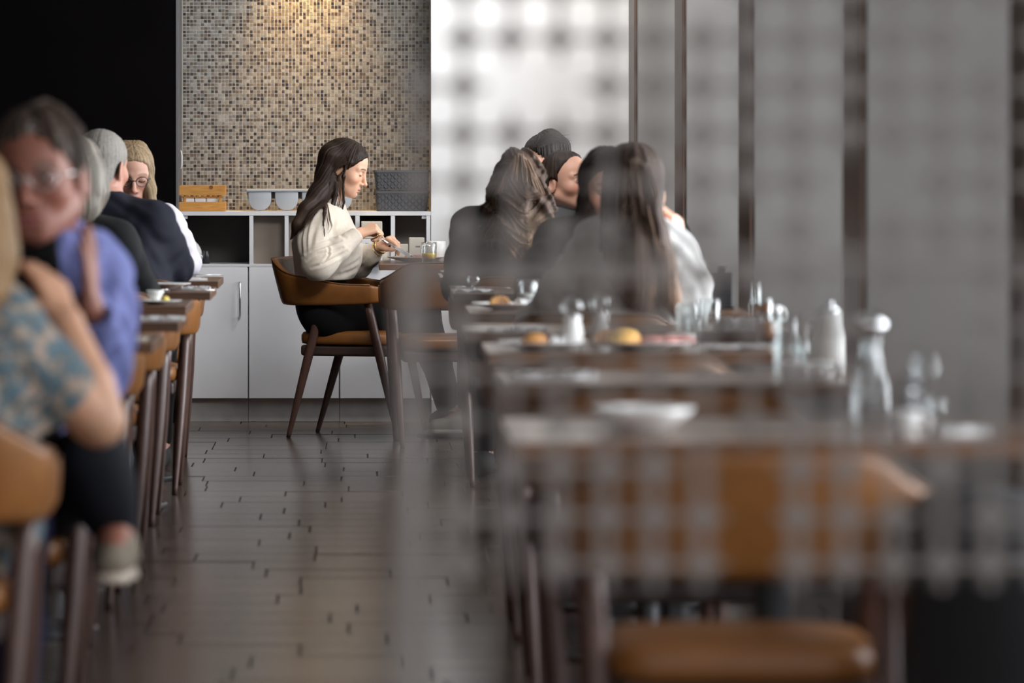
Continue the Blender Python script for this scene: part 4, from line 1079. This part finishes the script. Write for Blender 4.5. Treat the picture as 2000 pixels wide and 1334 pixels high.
            for k in range(3):
                kk = (k + 1) % 3; Fs.append(np.stack([idx[:-1, k], idx[:-1, kk], idx[1:, kk], idx[1:, k]], 1) + b)
            Vs.append(V); b += len(V); Cs.append(np.tile(np.array(col) * (1 + amt * r.uniform(-1, 1)), (len(V), 1)))
        me = np_mesh('loose_strands', np.concatenate(Vs), np.concatenate(Fs), np.clip(np.concatenate(Cs), 0, 1))
        o = link_mesh('loose_strands', me, HAIRM, s.h if hasattr(s, 'h') else s.o); tag(o, kind='stuff'); return s
    def glasses(s, m):
        g = empty('glasses'); g.parent = s.o
        bm = bmesh.new()
        for sx_ in (-1, 1):
            ring = [(sx_ * .032 + .0235 * math.cos(t), .102 - .012 * abs(math.cos(t)) * (1 if sx_ * math.cos(t) > 0 else 0) , -.002 + .019 * math.sin(t)) for t in np.linspace(0, 2 * PI, 25)]
            tube(bm, [s.frH(V3(*p)) for p in ring], .0017, 6, False)
            tube(bm, [s.frH(V3(sx_ * .055, .094, .004)), s.frH(V3(sx_ * .076, .05, .006)), s.frH(V3(sx_ * .079, -.01, .004))], .0017, 6)
        tube(bm, [s.frH(V3(-.009, .104, .002)), s.frH(V3(0, .107, .004)), s.frH(V3(.009, .104, .002))], .0016, 6)
        obj('frame', bm, m, g, True)
        for sx_ in (-1, 1):
            bm = bmesh.new(); vs = [bm.verts.new(s.frH(V3(sx_ * .032 + .0225 * math.cos(t), .1012, -.002 + .018 * math.sin(t)))) for t in np.linspace(0, 2 * PI, 20, endpoint=False)]
            bm.faces.new(vs); obj('lens', bm, M['pane'], g)
        return s
# ---- the woman eating alone, in focus
YW = 19.9
p = Person((-.150, YW), -PI / 2 - .10, 'woman in a cream sweater with long brown hair cutting food with knife and fork')
p.set(neck=W(640, 411, YW), shR=W(611, 438, YW - .15), shL=W(632, 434, YW + .15), elR=W(620, 519, YW - .30), wrR=W(697, 459, YW - .20),
      elL=W(697, 517, YW + .21), wrL=W(741, 484, YW + .10), pel=W(634, 585, YW), hipR=W(640, 612, YW - .10), hipL=W(640, 612, YW + .09),
      kneR=W(826, 612, YW - .06), kneL=W(826, 612, YW + .12), ankR=W(874, 800, YW + .05), ankL=W(884, 800, YW + .22))
p.head(W(671, 328, YW), -.04, -.355, 0, .99)
SK1 = (.63, .365, .245)
kR = [(1.12, .10, .12), (1.15, 1.35, .8), (1.10, 1.40, .8), (1.0, 1.35, .8)]
kL = [(1.05, .25, .15), (1.15, .75, .5), (1.2, .95, .6), (1.2, 1.1, .6)]
def wd(p_, v): return p_.Ri @ np.array(v, float)
p.body(h=.0022, hh=.002, girth=.70, skin=SK1, eyes='down', lip=(.52, .21, .18), brow=(.11, .06, .04),
       hands=dict(R=dict(d=wd(p, (.088, .028, .036)), n=wd(p, (-.30, -.50, .80)), curls=kR, s=1.0, thumb=((.75, .25, -.62), (.85, .0, -.5))),
                  L=dict(d=wd(p, (.055, -.05, .046)), n=wd(p, (-.45, .25, .85)), curls=kL, s=.92, thumb=((.7, .2, -.7), (.8, .0, -.6)))))
cream = cloth('cream_knit', (.555, .49, .41), .9, sheen=.15, bump=.35, bscale=420, var=.05, scale=60)
def swt(f):
    # loose body of the sweater, blouson over the hem, with the big near sleeve
    f.ell(p.L(W(650, 485, YW)), (.125, .105, .125), .05)
    f.ell(p.L(W(672, 505, YW)), (.11, .070, .085), .05)
    f.ell(p.L(W(630, 512, YW)), (.125, .105, .090), .05)
    f.ell(p.L(W(634, 511, YW - .285)), (.05, .055, .040), .03)
    wv = p.J['wrR'] - unit(p.J['wrR'] - p.J['elR']) * .012; f.cone(wv - unit(p.J['wrR'] - p.J['elR']) * .045, wv, .0345, .0325, .004)
p.top(cream, 'sweater', .0036, 'long', 0.0, (.064, .064, .031), .80, swt, .0, collar=.028, cut=.03, hem=p.L(W(0, 546, YW))[2])
# folds pressed into the sleeve and body
def creases(o, P, segs):
    V = np.empty(len(o.data.vertices) * 3, np.float32); o.data.vertices.foreach_get('co', V); V = V.reshape(-1, 3)
    N = np.empty_like(V); o.data.vertices.foreach_get('normal', N.reshape(-1)) if False else None
    N = np.empty(len(V) * 3, np.float32); o.data.vertices.foreach_get('normal', N); N = N.reshape(-1, 3)
    D = np.zeros(len(V)); side = (N[:, 0] > .15)
    for pts, wdt, dep in segs:
        q = [P.L(v)[1:] for v in spline(pts, 6)]
        best = np.full(len(V), 9.0); tt = np.zeros(len(V)); U = V[:, 1:]
        for i, (a, b) in enumerate(zip(q[:-1], q[1:])):
            ab = b - a; t = np.clip((U - a) @ ab / (ab @ ab + 1e-9), 0, 1); d_ = np.linalg.norm(U - a - t[:, None] * ab, axis=1)
            m_ = d_ < best; best = np.where(m_, d_, best); tt = np.where(m_, (i + t) / (len(q) - 1), tt)
        fade = np.sin(np.clip(tt, 0.04, .96) * PI) ** .6 * side
        D += dep * fade * (1.7 * np.exp(-(best / wdt) ** 2) - .9 * np.exp(-((best - wdt * 1.8) / wdt) ** 2))
    V = V - N * D[:, None]; o.data.vertices.foreach_set('co', V.astype(np.float32).ravel()); o.data.update()
yn = YW - .30
creases(p.t, p, [
    ([W(664, 470, yn), W(640, 478, yn), W(618, 486, yn), W(598, 494, yn)], .0065, .0042), ([W(668, 484, yn), W(646, 492, yn), W(622, 497, yn), W(602, 508, yn)], .006, .0040),
    ([W(676, 492, yn), W(655, 504, yn), W(632, 516, yn), W(612, 522, yn)], .0065, .0034), ([W(640, 482, yn), W(644, 492, yn), W(641, 503, yn), W(632, 514, yn)], .005, .0032),
    ([W(606, 420, yn), W(599, 440, yn), W(597, 465, yn), W(600, 496, yn)], .006, .0036), ([W(590, 445, yn), W(586, 468, yn), W(590, 500, yn)], .008, .0036),
    ([W(615, 440, yn), W(611, 460, yn), W(608, 485, yn)], .009, .0026), ([W(648, 424, yn), W(645, 448, yn), W(652, 466, yn)], .008, .0026), ([W(668, 440, yn), W(664, 458, yn), W(672, 464, yn)], .007, .002),
    ([W(699, 512, yn), W(680, 530, yn), W(650, 542, yn)], .008, .003), ([W(701, 496, yn), W(690, 512, yn), W(664, 530, yn)], .008, .0028), ([W(730, 512, yn), W(714, 524, yn), W(704, 534, yn)], .007, .003)])
blk = cloth('black_trousers', (.005, .0045, .005), .9)
p.trousers(blk, .008, (M['black_fabric'],))
HB = (.022, .0125, .0085)
ms = []
for dy, kx in ((-.045, 0), (0, 0), (.05, 0)):
    ms.append(([W(645, 305, YW + dy), W(638, 340, YW + dy * 1.1), W(632, 372, YW + dy * 1.15), W(618, 405, YW + dy * 1.2), W(596, 432, YW + dy * 1.3), W(578, 452, YW + dy * 1.2), W(570, 464, YW + dy)],
               [.052, .045, .042, .036, .024, .014, .004], .02))
ms.append(([W(642, 345, YW - .06), W(620, 383, YW - .11), W(599, 411, YW - .18), W(583, 438, YW - .215), W(568, 467, YW - .19)], [.034, .036, .029, .019, .003], .045))
ms.append(([W(700, 300, YW - .055), W(683, 317, YW - .078), W(671, 326, YW - .082)], [.012, .012, .008], .012))
ms.append(([W(673, 322, YW - .082), W(671, 345, YW - .086), W(670, 375, YW - .075), W(672, 395, YW - .07), W(668, 408, YW - .075), W(655, 414, YW - .08), W(640, 412, YW - .085)], [.0085, .007, .0055, .0045, .004, .0035, .002], .006))
ms.append(([W(655, 355, YW - .085), W(655, 380, YW - .085), W(650, 402, YW - .1), W(636, 414, YW - .12)], [.012, .011, .009, .004], .008))
ms.append(([W(634, 392, YW - .13), W(634, 415, YW - .21), W(632, 440, YW - .26), W(634, 462, YW - .31)], [.010, .0055, .004, .0015], .006))
p.hair(HB, .0024, .012, ms, tuck=True, nape=True, freq=26, amt=.30, ripple=.0016, ends=(.085, .050, .034), zr=(-.12, -.30))
gd = [[W(676, 273, YW - .02), W(645, 292, YW - .075), W(634, 335, YW - .095), W(620, 390, YW - .14), W(598, 427, YW - .26), W(571, 464, YW - .225)],
      [W(690, 279, YW - .035), W(655, 305, YW - .085), W(641, 345, YW - .098), W(628, 394, YW - .15), W(606, 427, YW - .265), W(576, 461, YW - .245)],
      [W(705, 290, YW - .035), W(668, 314, YW - .088), W(648, 350, YW - .098), W(632, 392, YW - .14), W(604, 418, YW - .26), W(578, 455, YW - .25)],
      [W(716, 301, YW - .035), W(680, 318, YW - .086), W(647, 334, YW - .096), W(642, 388, YW - .12), W(618, 410, YW - .24), W(588, 436, YW - .265)]]
p.strands(gd, 420, .0007, (.040, .023, .0155), .0045, .45, 3)
p.strands([[W(672, 330, YW - .088), W(670, 365, YW - .085), W(673, 395, YW - .082), W(664, 410, YW - .085), W(640, 413, YW - .09)],
           [W(660, 350, YW - .09), W(660, 380, YW - .09), W(655, 402, YW - .1), W(640, 412, YW - .11), W(628, 412, YW - .13)]], 26, .0007, (.075, .045, .031), .004, .4, 4)
p.strands([[W(636, 392, YW - .14), W(634, 418, YW - .22), W(637, 440, YW - .27), W(634, 464, YW - .32)],
           [W(640, 400, YW - .14), W(646, 428, YW - .22), W(650, 445, YW - .26), W(640, 456, YW - .30)]], 14, .0009, (.10, .06, .04), .002, .3, 5)
# ring, bracelets, earring
def ring(name, c, nrm, R, r, m, parent):
    nrm = unit(nrm); a = unit(np.cross(nrm, V3(.3, .2, .9))); b = np.cross(nrm, a); bm = bmesh.new()
    tube(bm, [np.array(c) + (a * math.cos(t) + b * math.sin(t)) * R for t in np.linspace(0, 2 * PI, 25)], r, 6, False); return obj(name, bm, m, parent, True)
ring('ring', p.L(W(739.5, 459, YW - .225)), wd(p, (.5, .1, -.8)), .0098, .0018, M['gold'], p.o)
dL = unit(p.J['wrL'] - p.J['elL'])
for i, (o_, m_) in enumerate(((-.004, 'gold'), (.006, 'leg_wood'), (.014, 'gold'))):
    ring('bracelet', p.J['wrL'] + dL * (o_ - .004), dL + V3(0, 0, .1 * i), .0315 - .001 * i, .0024, M[m_], p.o)
ring('earring', p.frH(V3(.081, -.004, -.052)), wd(p, (0.3, 1, 0)), .008, .0017, M['gold'], p.o)
# cutlery in her hands
def cutlery_between(fn, a, b, back, label, roll=0.0):
    a, b = Vector(a), Vector(b); o = fn((0, 0, 0), 0, label); d = (b - a).normalized()
    x = d.cross(Vector(back)).normalized(); z = x.cross(d)
    o.matrix_world = Matrix(((x.x, d.x, z.x, a.x), (x.y, d.y, z.y, a.y), (x.z, d.z, z.z, a.z), (0, 0, 0, 1))); return o
a, b = W(741, 466, YW - .185), W(801, 502.5, YW - .03); mid = a.lerp(b, .49)
cutlery_between(knife, mid, mid + (b - a), (0.2, -1, .55), 'steel table knife held by the woman in the cream sweater')
a, b = W(765, 476, YW + .03), W(806, 503, YW - .0); mid = a.lerp(b, .5)
cutlery_between(fork, mid, mid + (b - a), (.4, .3, 1), 'steel fork in the far hand of the woman in cream')

# ---- group on the window side
SKa, SKb = (.62, .35, .245), (.66, .37, .27)
blackt = cloth('black_top', (.008, .0075, .0085), .8)
q = Person((1.0, 19.97), PI / 2, 'dark haired man at the back wall table seen above the wavy hair')
q.set(neck=(0, .10, 1.03), shR=(.19, .08, .96), shL=(-.19, .08, .96), kneR=(.12, .46, .53), kneL=(-.12, .46, .53), ankR=(.16, .49, .10), ankL=(-.10, .52, .10))
q.head(W(1066, 321, 19.95), .5, -.05, 0, 1.02).body(.0026, .0045, SKa, male=True, brow=(.05, .035, .03))
q.top(cloth('charcoal_shirt', (.045, .045, .05)), 'shirt', .008, girth=1.05).trousers(cloth('dark_trousers', (.022, .021, .022)), .010, (cloth('beige_canvas', (.52, .46, .38)), M['carton']))
q.hair((.028, .024, .021), .0032, .016, [([W(1050, 285, 19.9), W(1075, 274, 19.92), W(1098, 285, 19.95)], [.035, .045, .035], .02)], freq=22, amt=.4, ripple=.004, low=.004)
q.strands([[W(1045, 285, 19.85), W(1062, 270, 19.85), W(1078, 266, 19.86), W(1090, 270, 19.87)], [W(1060, 283, 19.84), W(1085, 272, 19.85), W(1103, 277, 19.86), W(1113, 280, 19.87)]], 170, .0016, (.04, .034, .03), .009, .4, 8)

q = Person((.83, 18.42), PI + .35, 'woman with pulled-back dark hair and a small earring looking up to the side')
q.head(W(1104, 357, 18.33), .55, .08, 0, 1.03).set(neck=(0, .05, 1.0), ankR=(.1, .34, .09), ankL=(-.1, .34, .09)).body(.0022, .0045, SKb, eyes='open', gaze=.003, brow=(.04, .025, .02), lip=(.42, .18, .15))
q.top(cloth('slate_top', (.055, .062, .070)), 'top', .008, collar=.02).trousers(cloth('black_jeans', (.008,.008,.010)), .010, (cloth('black_white_canvas', (.55, .55, .56), col2=(.04, .04, .045), scale=14), M['napkin']))
q.hair((.045, .031, .025), .003, .008, [([W(1090, 315, 18.3), W(1078, 350, 18.3), W(1074, 378, 18.32)], [.04, .035, .026], .02)], freq=30, amt=.45, ripple=.0020, tuck=True, hl=.032)
ring('earring', q.frH(V3(.080, .0, -.046)), V3(1, 0, 0), .0028, .0018, M['steel'], q.o)

q = Person((.60, 17.02), 0, 'woman in black with long wavy brown hair seen from behind')
q.head(W(1013, 366, 17.02), -.12, .0, 0, 1.0).set(neck=(.0, .0, 1.01), shR=(.19, .0, .93), shL=(-.185, .0, .945), elL=(-.235, .10, .72)).body(.004, .005, SKa)
q.top(blackt, 'black_top', .007, girth=1.02, fold=.003).trousers(blk, .012, (M['black_fabric'],))
ms = [([W(1013, 330, 16.98), W(1010, 375, 16.93), W(1010, 420, 16.88)], [.075, .088, .090], .03), ([W(985, 360, 16.95), W(968, 400, 16.92), W(955, 425, 16.9), W(943, 440, 16.9)], [.05, .04, .026, .008], .03),
      ([W(1040, 350, 16.94), W(1055, 400, 16.88), W(1062, 445, 16.84), W(1050, 480, 16.82)], [.05, .045, .045, .03], .03), ([W(1005, 430, 16.86), W(1010, 465, 16.84), W(1000, 488, 16.83)], [.07, .05, .022], .03),
      ([W(1030, 440, 16.85), W(1035, 475, 16.83), W(1030, 497, 16.82)], [.06, .04, .016], .03), ([W(1068, 420, 16.87), W(1078, 445, 16.86), W(1084, 458, 16.86)], [.03, .02, .008], .02), ([W(980, 430, 16.88), W(975, 460, 16.86), W(985, 480, 16.85)], [.04, .025, .01], .02)]
q.hair((.050, .030, .021), .0036, .014, ms, hair_plane=False, freq=16, amt=.45, wave=.6, ripple=.004, ends=(.30, .19, .12), zr=(-.05, -.22))
def curl(x0, x1, Y, n, y0=300, y1=490, sd=0, amp=5):
    r = random.Random(sd); G = []
    for i in range(n):
        t = i / (n - 1); xx0, xx1 = x0[0] + (x0[1] - x0[0]) * t, x1[0] + (x1[1] - x1[0]) * t; ph = r.uniform(0, 6); g = []
        for j in range(9):
            u = j / 8; g.append(W(xx0 + (xx1 - xx0) * u ** .7 + amp * u * math.sin(u * 13 + ph), y0 + (y1 - y0) * u + abs(t - .5) * 30 * (1 - u), Y - .03 * u + amp * .0012 * u * math.cos(u * 13 + ph)))
        G.append(g)
    return G
q.strands(curl((1000, 1030), (945, 1080), 16.87, 10, 300, 488, 2, 8), 420, .0015, (.17, .105, .068), .007, .5, 9)

q = Person((.82, 14.86), PI, 'dark haired woman in black facing us beside the half ponytail')
q.head(W(1180, 373, 14.84), .22, -.04, 0, 1.0).set(neck=(0, .03, 1.0), shR=(.18, .02, .935), elR=W(1040, 560, 14.62), wrR=W(1120, 560, 14.4)).body(.003, .0045, SKb, eyes='open', brow=(.03, .02, .018))
q.top(blackt, 'black_top', .008, fold=.003).trousers(blk, .013, (M['black_fabric'],))
ms = [([W(1172, 310, 14.88), W(1153, 345, 14.84), W(1146, 390, 14.80), W(1140, 440, 14.75), W(1134, 490, 14.71), W(1138, 540, 14.70)], [.04, .027, .028, .034, .036, .012], .02), ([W(1195, 310, 14.88), W(1222, 360, 14.82), W(1230, 420, 14.78), W(1228, 500, 14.73)], [.04, .028, .03, .02], .02)]
q.hair((.026, .017, .014), .0034, .013, ms, freq=24, amt=.35, ripple=.002, ends=(.085, .05, .033), zr=(-.10, -.26))

q = Person((.78, 13.24), 0, 'woman with long brown half ponytail and pale sweater, back to us, hand raised')
q.head(W(1240, 372, 13.28), .15, .05, 0, 1.02).set(neck=(.02, .0, 1.0), shR=W(1300, 512, 13.22), shL=W(1175, 478, 13.26), elR=W(1345, 590, 13.38), wrR=W(1327, 482, 13.44), elL=(-.26, .1, .72)).body(.004, .0035, (.66, .38, .27), hands=dict(R=dict(d=(-.15, .05, 1), n=(.85, -.5, 0), curls=[(.7, 1.2, .6), (.8, 1.3, .6), (.9, 1.3, .6), (1.0, 1.3, .6)])))
q.top(cloth('pale_sweater', (.40, .385, .37), .9, sheen=.3), 'sweater', .006, sl=(.068, .064, .036), fold=.006).trousers(cloth('blue_jeans', (.06, .08, .15)), .012, (M['napkin'],))
ring('watch', q.J['wrR'] + V3(-.0, 0, -.008), V3(0, .1, 1), .030, .005, M['steel'], q.o)
ms = [([W(1232, 335, 13.28), W(1232, 380, 13.24), W(1230, 430, 13.20), W(1240, 490, 13.13), W(1255, 550, 13.10), W(1265, 595, 13.09)], [.075, .080, .070, .075, .07, .03], .03), ([W(1258, 345, 13.20), W(1266, 400, 13.14), W(1278, 460, 13.11), W(1294, 520, 13.08), W(1310, 580, 13.07), W(1322, 622, 13.07)], [.03, .038, .040, .040, .03, .008], .02),
      ([W(1205, 400, 13.24), W(1203, 470, 13.17), W(1212, 540, 13.13), W(1222, 600, 13.12)], [.04, .045, .04, .012], .03)]
q.hair((.050, .030, .022), .0038, .012, ms, hair_plane=False, freq=22, amt=.4, ripple=.003, ends=(.28, .175, .115), zr=(-.08, -.32))
q.strands(curl((1215, 1262), (1205, 1330), 13.12, 10, 310, 612, 3, 4), 380, .0015, (.095, .058, .040), .007, .5, 10)
q.strands([[W(1262, 345, 13.17), W(1280, 420, 13.10), W(1305, 520, 13.05), W(1328, 625, 13.05)], [W(1256, 350, 13.17), W(1266, 430, 13.10), W(1285, 520, 13.05), W(1312, 622, 13.05)]], 140, .0014, (.21, .13, .085), .006, .45, 11)
ring('hair_tie', q.L(W(1264, 347, 13.19)), V3(.4, -.6, .2), .022, .005, M['black_fabric'], q.h)

# ---- left row
q = Person((-.90, 18.26), PI, 'blonde woman with dark glasses and white blouse at far left table')
q.head(W(258, 343, 18.2), .12, -.22, 0, 1.02).set(neck=(0, .06, 1.0), shL=W(322, 440, 18.2), elL=W(362, 512, 18.05), wrL=W(330, 545, 17.85)).body(.0028, .0045, (.48, .265, .195), eyes='down', brow=(.25, .17, .10))
q.top(cloth('white_blouse', (.56, .53, .57), .8), 'blouse', .007, sl=(.066, .06, .045), cut=.45).trousers(blk, .013, (M['black_fabric'],))
ms = [([W(270, 292, 18.2), W(284, 330, 18.17), W(291, 370, 18.15), W(297, 402, 18.14), W(300, 412, 18.14)], [.035, .028, .026, .020, .006], .02), ([W(245, 292, 18.2), W(226, 330, 18.17), W(222, 370, 18.15), W(220, 405, 18.14)], [.035, .028, .026, .012], .02)]
q.hair((.26, .185, .11), .0034, .013, ms, freq=26, amt=.35, ripple=.002).glasses(M['black_plastic'])

q = Person((-.92, 16.70), 0, 'grey haired man in a dark navy jacket seen from behind')
q.head(W(197, 326, 16.8), -.42, -.06, 0, 1.14).set(neck=(.0, .06, 1.02), shR=W(296, 440, 16.72), shL=(-.2, .04, .95), elR=W(338, 520, 16.82), wrR=W(325, 548, 17.12)).body(.003, .0045, (.38, .18, .125), male=True)
q.top(cloth('navy_jacket', (.008, .0085, .016), .8), 'jacket', .007, sl=(.078, .074, .044), girth=1.15, ease=.012, fold=.004, collar=.015, cut=.06).trousers(cloth('navy_trousers', (.02, .022, .035)), .012, (M['black_fabric'],))
q.hair((.20, .18, .155), .0034, .005, [], freq=40, amt=.25, ripple=.001, tuck=False, nape=True, low=-.045, seed=2)
q.h.data.materials.clear(); q.h.data.materials.append(mat('short_grey_hair', (.30, .27, .24), .75, attr='col', var=.2, scale=90))

q = Person((-.98, 15.22), 0, 'woman with a grey bob and black top, bare elbow beside the table end')
q.head(W(146, 362, 15.24), -.25, .0, 0, 1.0).set(neck=(0, .02, 1.0), shR=W(224, 476, 15.22), elR=W(286, 594, 15.20), wrR=W(305, 688, 15.34)).body(.004, .004, (.55, .32, .25), hands=dict(R=dict(d=(.06, .1, -.4), n=(.9, -.2, .1))), armr=1.1)
q.top(cloth('black_tee', (.007, .007, .0075)), 'black_top', .008, sleeve=.80, sl=(.072, .068, .05), girth=1.1, fold=.003).trousers(cloth('blue_trousers', (.03, .045, .11)), .012, (M['napkin'],))
ms = [([W(150, 310, 15.22), W(150, 350, 15.18), W(152, 395, 15.16)], [.078, .090, .075], .03), ([W(182, 330, 15.2), W(187, 375, 15.18), W(183, 410, 15.18)], [.035, .036, .020], .03), ([W(118, 330, 15.2), W(112, 375, 15.18), W(116, 408, 15.18)], [.035, .036, .02], .03)]
q.hair((.20, .175, .145), .004, .012, ms, hair_plane=False, freq=17, amt=.45, ripple=.004)

q = Person((-.74, 9.28), PI, 'smiling man with glasses in a blue shirt holding up one hand')
YM = 9.2
q.head(W(78, 348, YM), -.20, -.02, 0.06, 1.12).set(neck=W(70, 470, YM + .06), shL=W(168, 552, YM + .05), shR=W(-75, 555, YM + .05), elL=W(164, 668, YM - .02), wrL=W(176, 602, YM - .18), elR=(.30, .16, .78), wrR=(.16, .40, .80), kneL=W(178, 905, YM - .42), kneR=(.16, .44, .55), ankL=W(226, 1035, YM - .40), pel=(0, -.01, .57)).body(.0034, .0035, (.27, .105, .070), male=True, eyes='open', brow=(.10, .075, .06), lip=(.40, .14, .12), mouth_open=.0025,
        hands=dict(L=dict(d=(.0, .05, 1), n=(-1, .3, .05), curls=[(.05, .1, .05), (.05, .08, .05), (.08, .1, .05), (.1, .12, .05)], s=.86)))
q.top(cloth('blue_shirt', (.145, .16, .35), .8), 'blue_shirt', .007, sl=(.078, .070, .042), girth=1.05, ease=.012, fold=.010, cut=.0)
for s_ in (-1, 1):      # collar flaps
    bm = bmesh.new(); hd = unit(q.hc - q.J['neck']); nb = q.J['neck'] + hd * .012
    pts = [nb + V3(s_ * .066, -.03, .035), nb + V3(s_ * .060, .04, .025), nb + V3(s_ * .015, .085, -.005), nb + V3(s_ * .050, .105, -.055), nb + V3(s_ * .088, .06, -.025), nb + V3(s_ * .085, -.02, -.002)]
    fa = bm.faces.new([bm.verts.new(v) for v in pts]); r = bmesh.ops.extrude_face_region(bm, geom=[fa]); bmesh.ops.translate(bm, vec=(s_ * .003, .004, .003), verts=[v for v in r['geom'] if isinstance(v, bmesh.types.BMVert)]); bmesh.ops.recalc_face_normals(bm, faces=bm.faces)
    obj('collar', bm, q.t.data.materials[0], q.t)
f = Field((-.3, -.1, .5), (.3, .35, 1.1), .008); q.torso(f, -.046, 1.05); f.clip((1, .35, 0), -.10, .01); f.clip((0, 1, 0), .07, .01); f.clip((-1, 0, 0), -.16, .01)
f.cone(q.J['neck'] + V3(0, .03, .03), q.J['neck'] + V3(0, .05, .15), .07, .09, .01, True)
V_, F_ = f.net(); link_mesh('vest', np_mesh('vest', V_, F_), blk, q.o)
q.trousers(cloth('dark_jeans', (.008,.0085,.012)), .010, (cloth('beige_shoe', (.20, .17, .13)), M['stoneware']))
q.hair((.060, .040, .030), .0042, .010, [([W(35, 268, YM), W(80, 250, YM + .02), W(120, 268, YM)], [.03, .04, .03], .03)], freq=14, amt=.5, ripple=.007, low=-.035)
q.hair((.26, .235, .215), .0042, .004, [], freq=24, amt=.3, ripple=.001, low=-.055, hl=.006); q.h.name = 'grey_sideburns'
q.glasses(M['steel'])

q = Person((-.79, 8.36), 0, 'blonde woman in a patterned blouse at the left edge, elbow out')
YP = 8.34
q.head(W(-85, 425, YP + .02), -.1, .0, 0, 1.05).set(neck=(0, .02, 1.0), shR=W(-2, 655, YP), elR=W(192, 822, YP + .03), wrR=W(128, 628, YP + .10), shL=(-.19, .02, .94)).body(.005, .005, (.47, .25, .155), hands=dict(R=dict(d=(-.3, .3, .7), n=(.5, -.6, .3))), armr=1.25)
pat = cloth('patterned_blouse', (.07, .11, .135), .8, col2=(.28, .185, .14), scale=33, detail=2.5)
rp_ = [n for n in pat.node_tree.nodes if n.type == 'VALTORGB'][0].color_ramp
rp_.elements[0].position = .40; e = rp_.elements.new(.45); e.color = (.13, .155, .16, 1); e = rp_.elements.new(.50); e.color = (.045, .045, .05, 1); e = rp_.elements.new(.55); e.color = (.24, .21, .175, 1)
q.top(pat, 'blouse', .008, sleeve=.60, sl=(.072, .070, .05), girth=1.0, fold=.005).trousers(cloth('denim', (.012, .014, .045)), .012, (M['napkin'],))
ms = [([W(-78, 370, YP - .02), W(-72, 430, YP - .08), W(-62, 500, YP - .12), W(-60, 570, YP - .14), W(-66, 610, YP - .14)], [.085, .085, .082, .06, .02], .03)]
q.hair((.22, .130, .060), .005, .014, ms, hair_plane=False, freq=17, amt=.4, ripple=.004)

# ------------------------------------------------------------------ lattice screen in the foreground, right
YL = 5.2; PIT = 93.5 * YL / FPX; X0 = W(812, 0, YL).x; Z0 = W(0, 75, YL).z
lt = empty('lattice_screen', (X0, YL, 0)); tag(lt, 'see-through grey lattice of bars and round studs hanging on the right', 'screen')
NC = 16; rows = list(range(-4, 12)); rl = random.Random(11)
gone_n = {(0, 4), (0, 0), (0, -1), (0, -2), (2, 1), (7, 9), (7, 10), (6, 9), (1, 9), (4, 13), (10, 3), (9, 5), (12, 9)}
for c in range(2, NC):
    for r in rows:
        if rl.random() < .13: gone_n.add((c, r))
stud = bmesh.new(); prof = [(0, -.0045), (.0112, -.0045), (.0134, -.002), (.0134, .002), (.0112, .0045), (0, .0045)]
lathe(stud, prof, 16); bmesh.ops.rotate(stud, verts=stud.verts, matrix=Matrix.Rotation(PI / 2, 3, 'X'))
sme = bpy.data.meshes.new('stud'); stud.to_mesh(sme); stud.free(); sme.materials.append(M['lattice'])
def rowz(r): return Z0 - r * PIT
low_bm = bmesh.new()
BW = .0036
for c in range(NC):
    bm = bmesh.new(); run = None
    for i, r in enumerate(rows):
        z1, z0 = rowz(r) + PIT / 2, rowz(r) - PIT / 2
        if z1 < .01: break
        ok = (c, r) not in gone_n and not (c == 0 and r < 0)
        if ok: run = (run[0] if run else z1, z0)
        if run and (not ok or i == len(rows) - 1 or z0 - PIT < .01):
            bx('vertical_bar', c * PIT - BW, c * PIT + BW, -.002, .002, max(run[1], .003), run[0], M['lattice'], lt); run = None
    bm.free()
for r in rows:
    z = rowz(r)
    if z < .02: continue
    run = None
    for c in range(NC + 1):
        ok = c < NC and (c, r) not in gone_n
        if ok: run = (run[0] if run else (c - (.5 if c else .15)) * PIT, (c + .5) * PIT)
        elif run: bx('horizontal_bar', run[0], run[1], .0021, .0055, z - BW, z + BW, M['lattice'], lt); run = None
    for c in range(NC):
        if (c, r) in gone_n: continue
        if -1 <= r <= 14:
            o = bpy.data.objects.new('stud', sme); C.objects.link(o); o.parent = lt; o.location = (c * PIT, 0, z)
        else:
            v0 = len(low_bm.verts); low_bm.from_mesh(sme); low_bm.verts.ensure_lookup_table()
            for v in low_bm.verts[v0:]: v.co += Vector((c * PIT, 0, z))
ztop = rowz(rows[0]) + PIT / 2
bx('hanging_rail', -.02, (NC - 1) * PIT + .02, -.008, .008, ztop + .0002, ztop + .02, M['lattice'], lt, .002)
for c in (1, 8, 14): bx('hanger', c * PIT - .004, c * PIT + .004, -.004, .004, ztop + .0202, ZC - .001, M['dark_steel'], lt)
o = obj('outer_studs', low_bm, M['lattice'], lt); tag(o, kind='stuff')

# ------------------------------------------------------------------ low railing of upright bars, nearer still
YR = 3.8; PR = 94 * YR / FPX; XR0 = W(806, 0, YR).x
ra = empty('railing', (XR0, YR, 0)); tag(ra, 'low grey screen rail with hanging upright bars in front of the lattice', 'railing')
zt = W(0, 520, YR).z; zbt = W(0, 1135, YR).z
bm = bmesh.new(); box(bm, -.0105, .0105, -.008, .008, 0.001, zt + .012, .002, 1); box(bm, -.028, .028, -.028, .028, .0, .006); obj('post', bm, M['lattice'], ra)
bm = bmesh.new(); box(bm, .0098, 15.5 * PR, -.004, .004, zt, zt + .010, .002, 1); obj('top_rail', bm, M['lattice'], ra)
for i in range(1, 16):
    if i == 7: continue
    bm = bmesh.new(); box(bm, i * PR - .0048, i * PR + .0048, -.002, .002, zbt, zt - .0002); obj('upright_bar', bm, M['lattice'], ra)
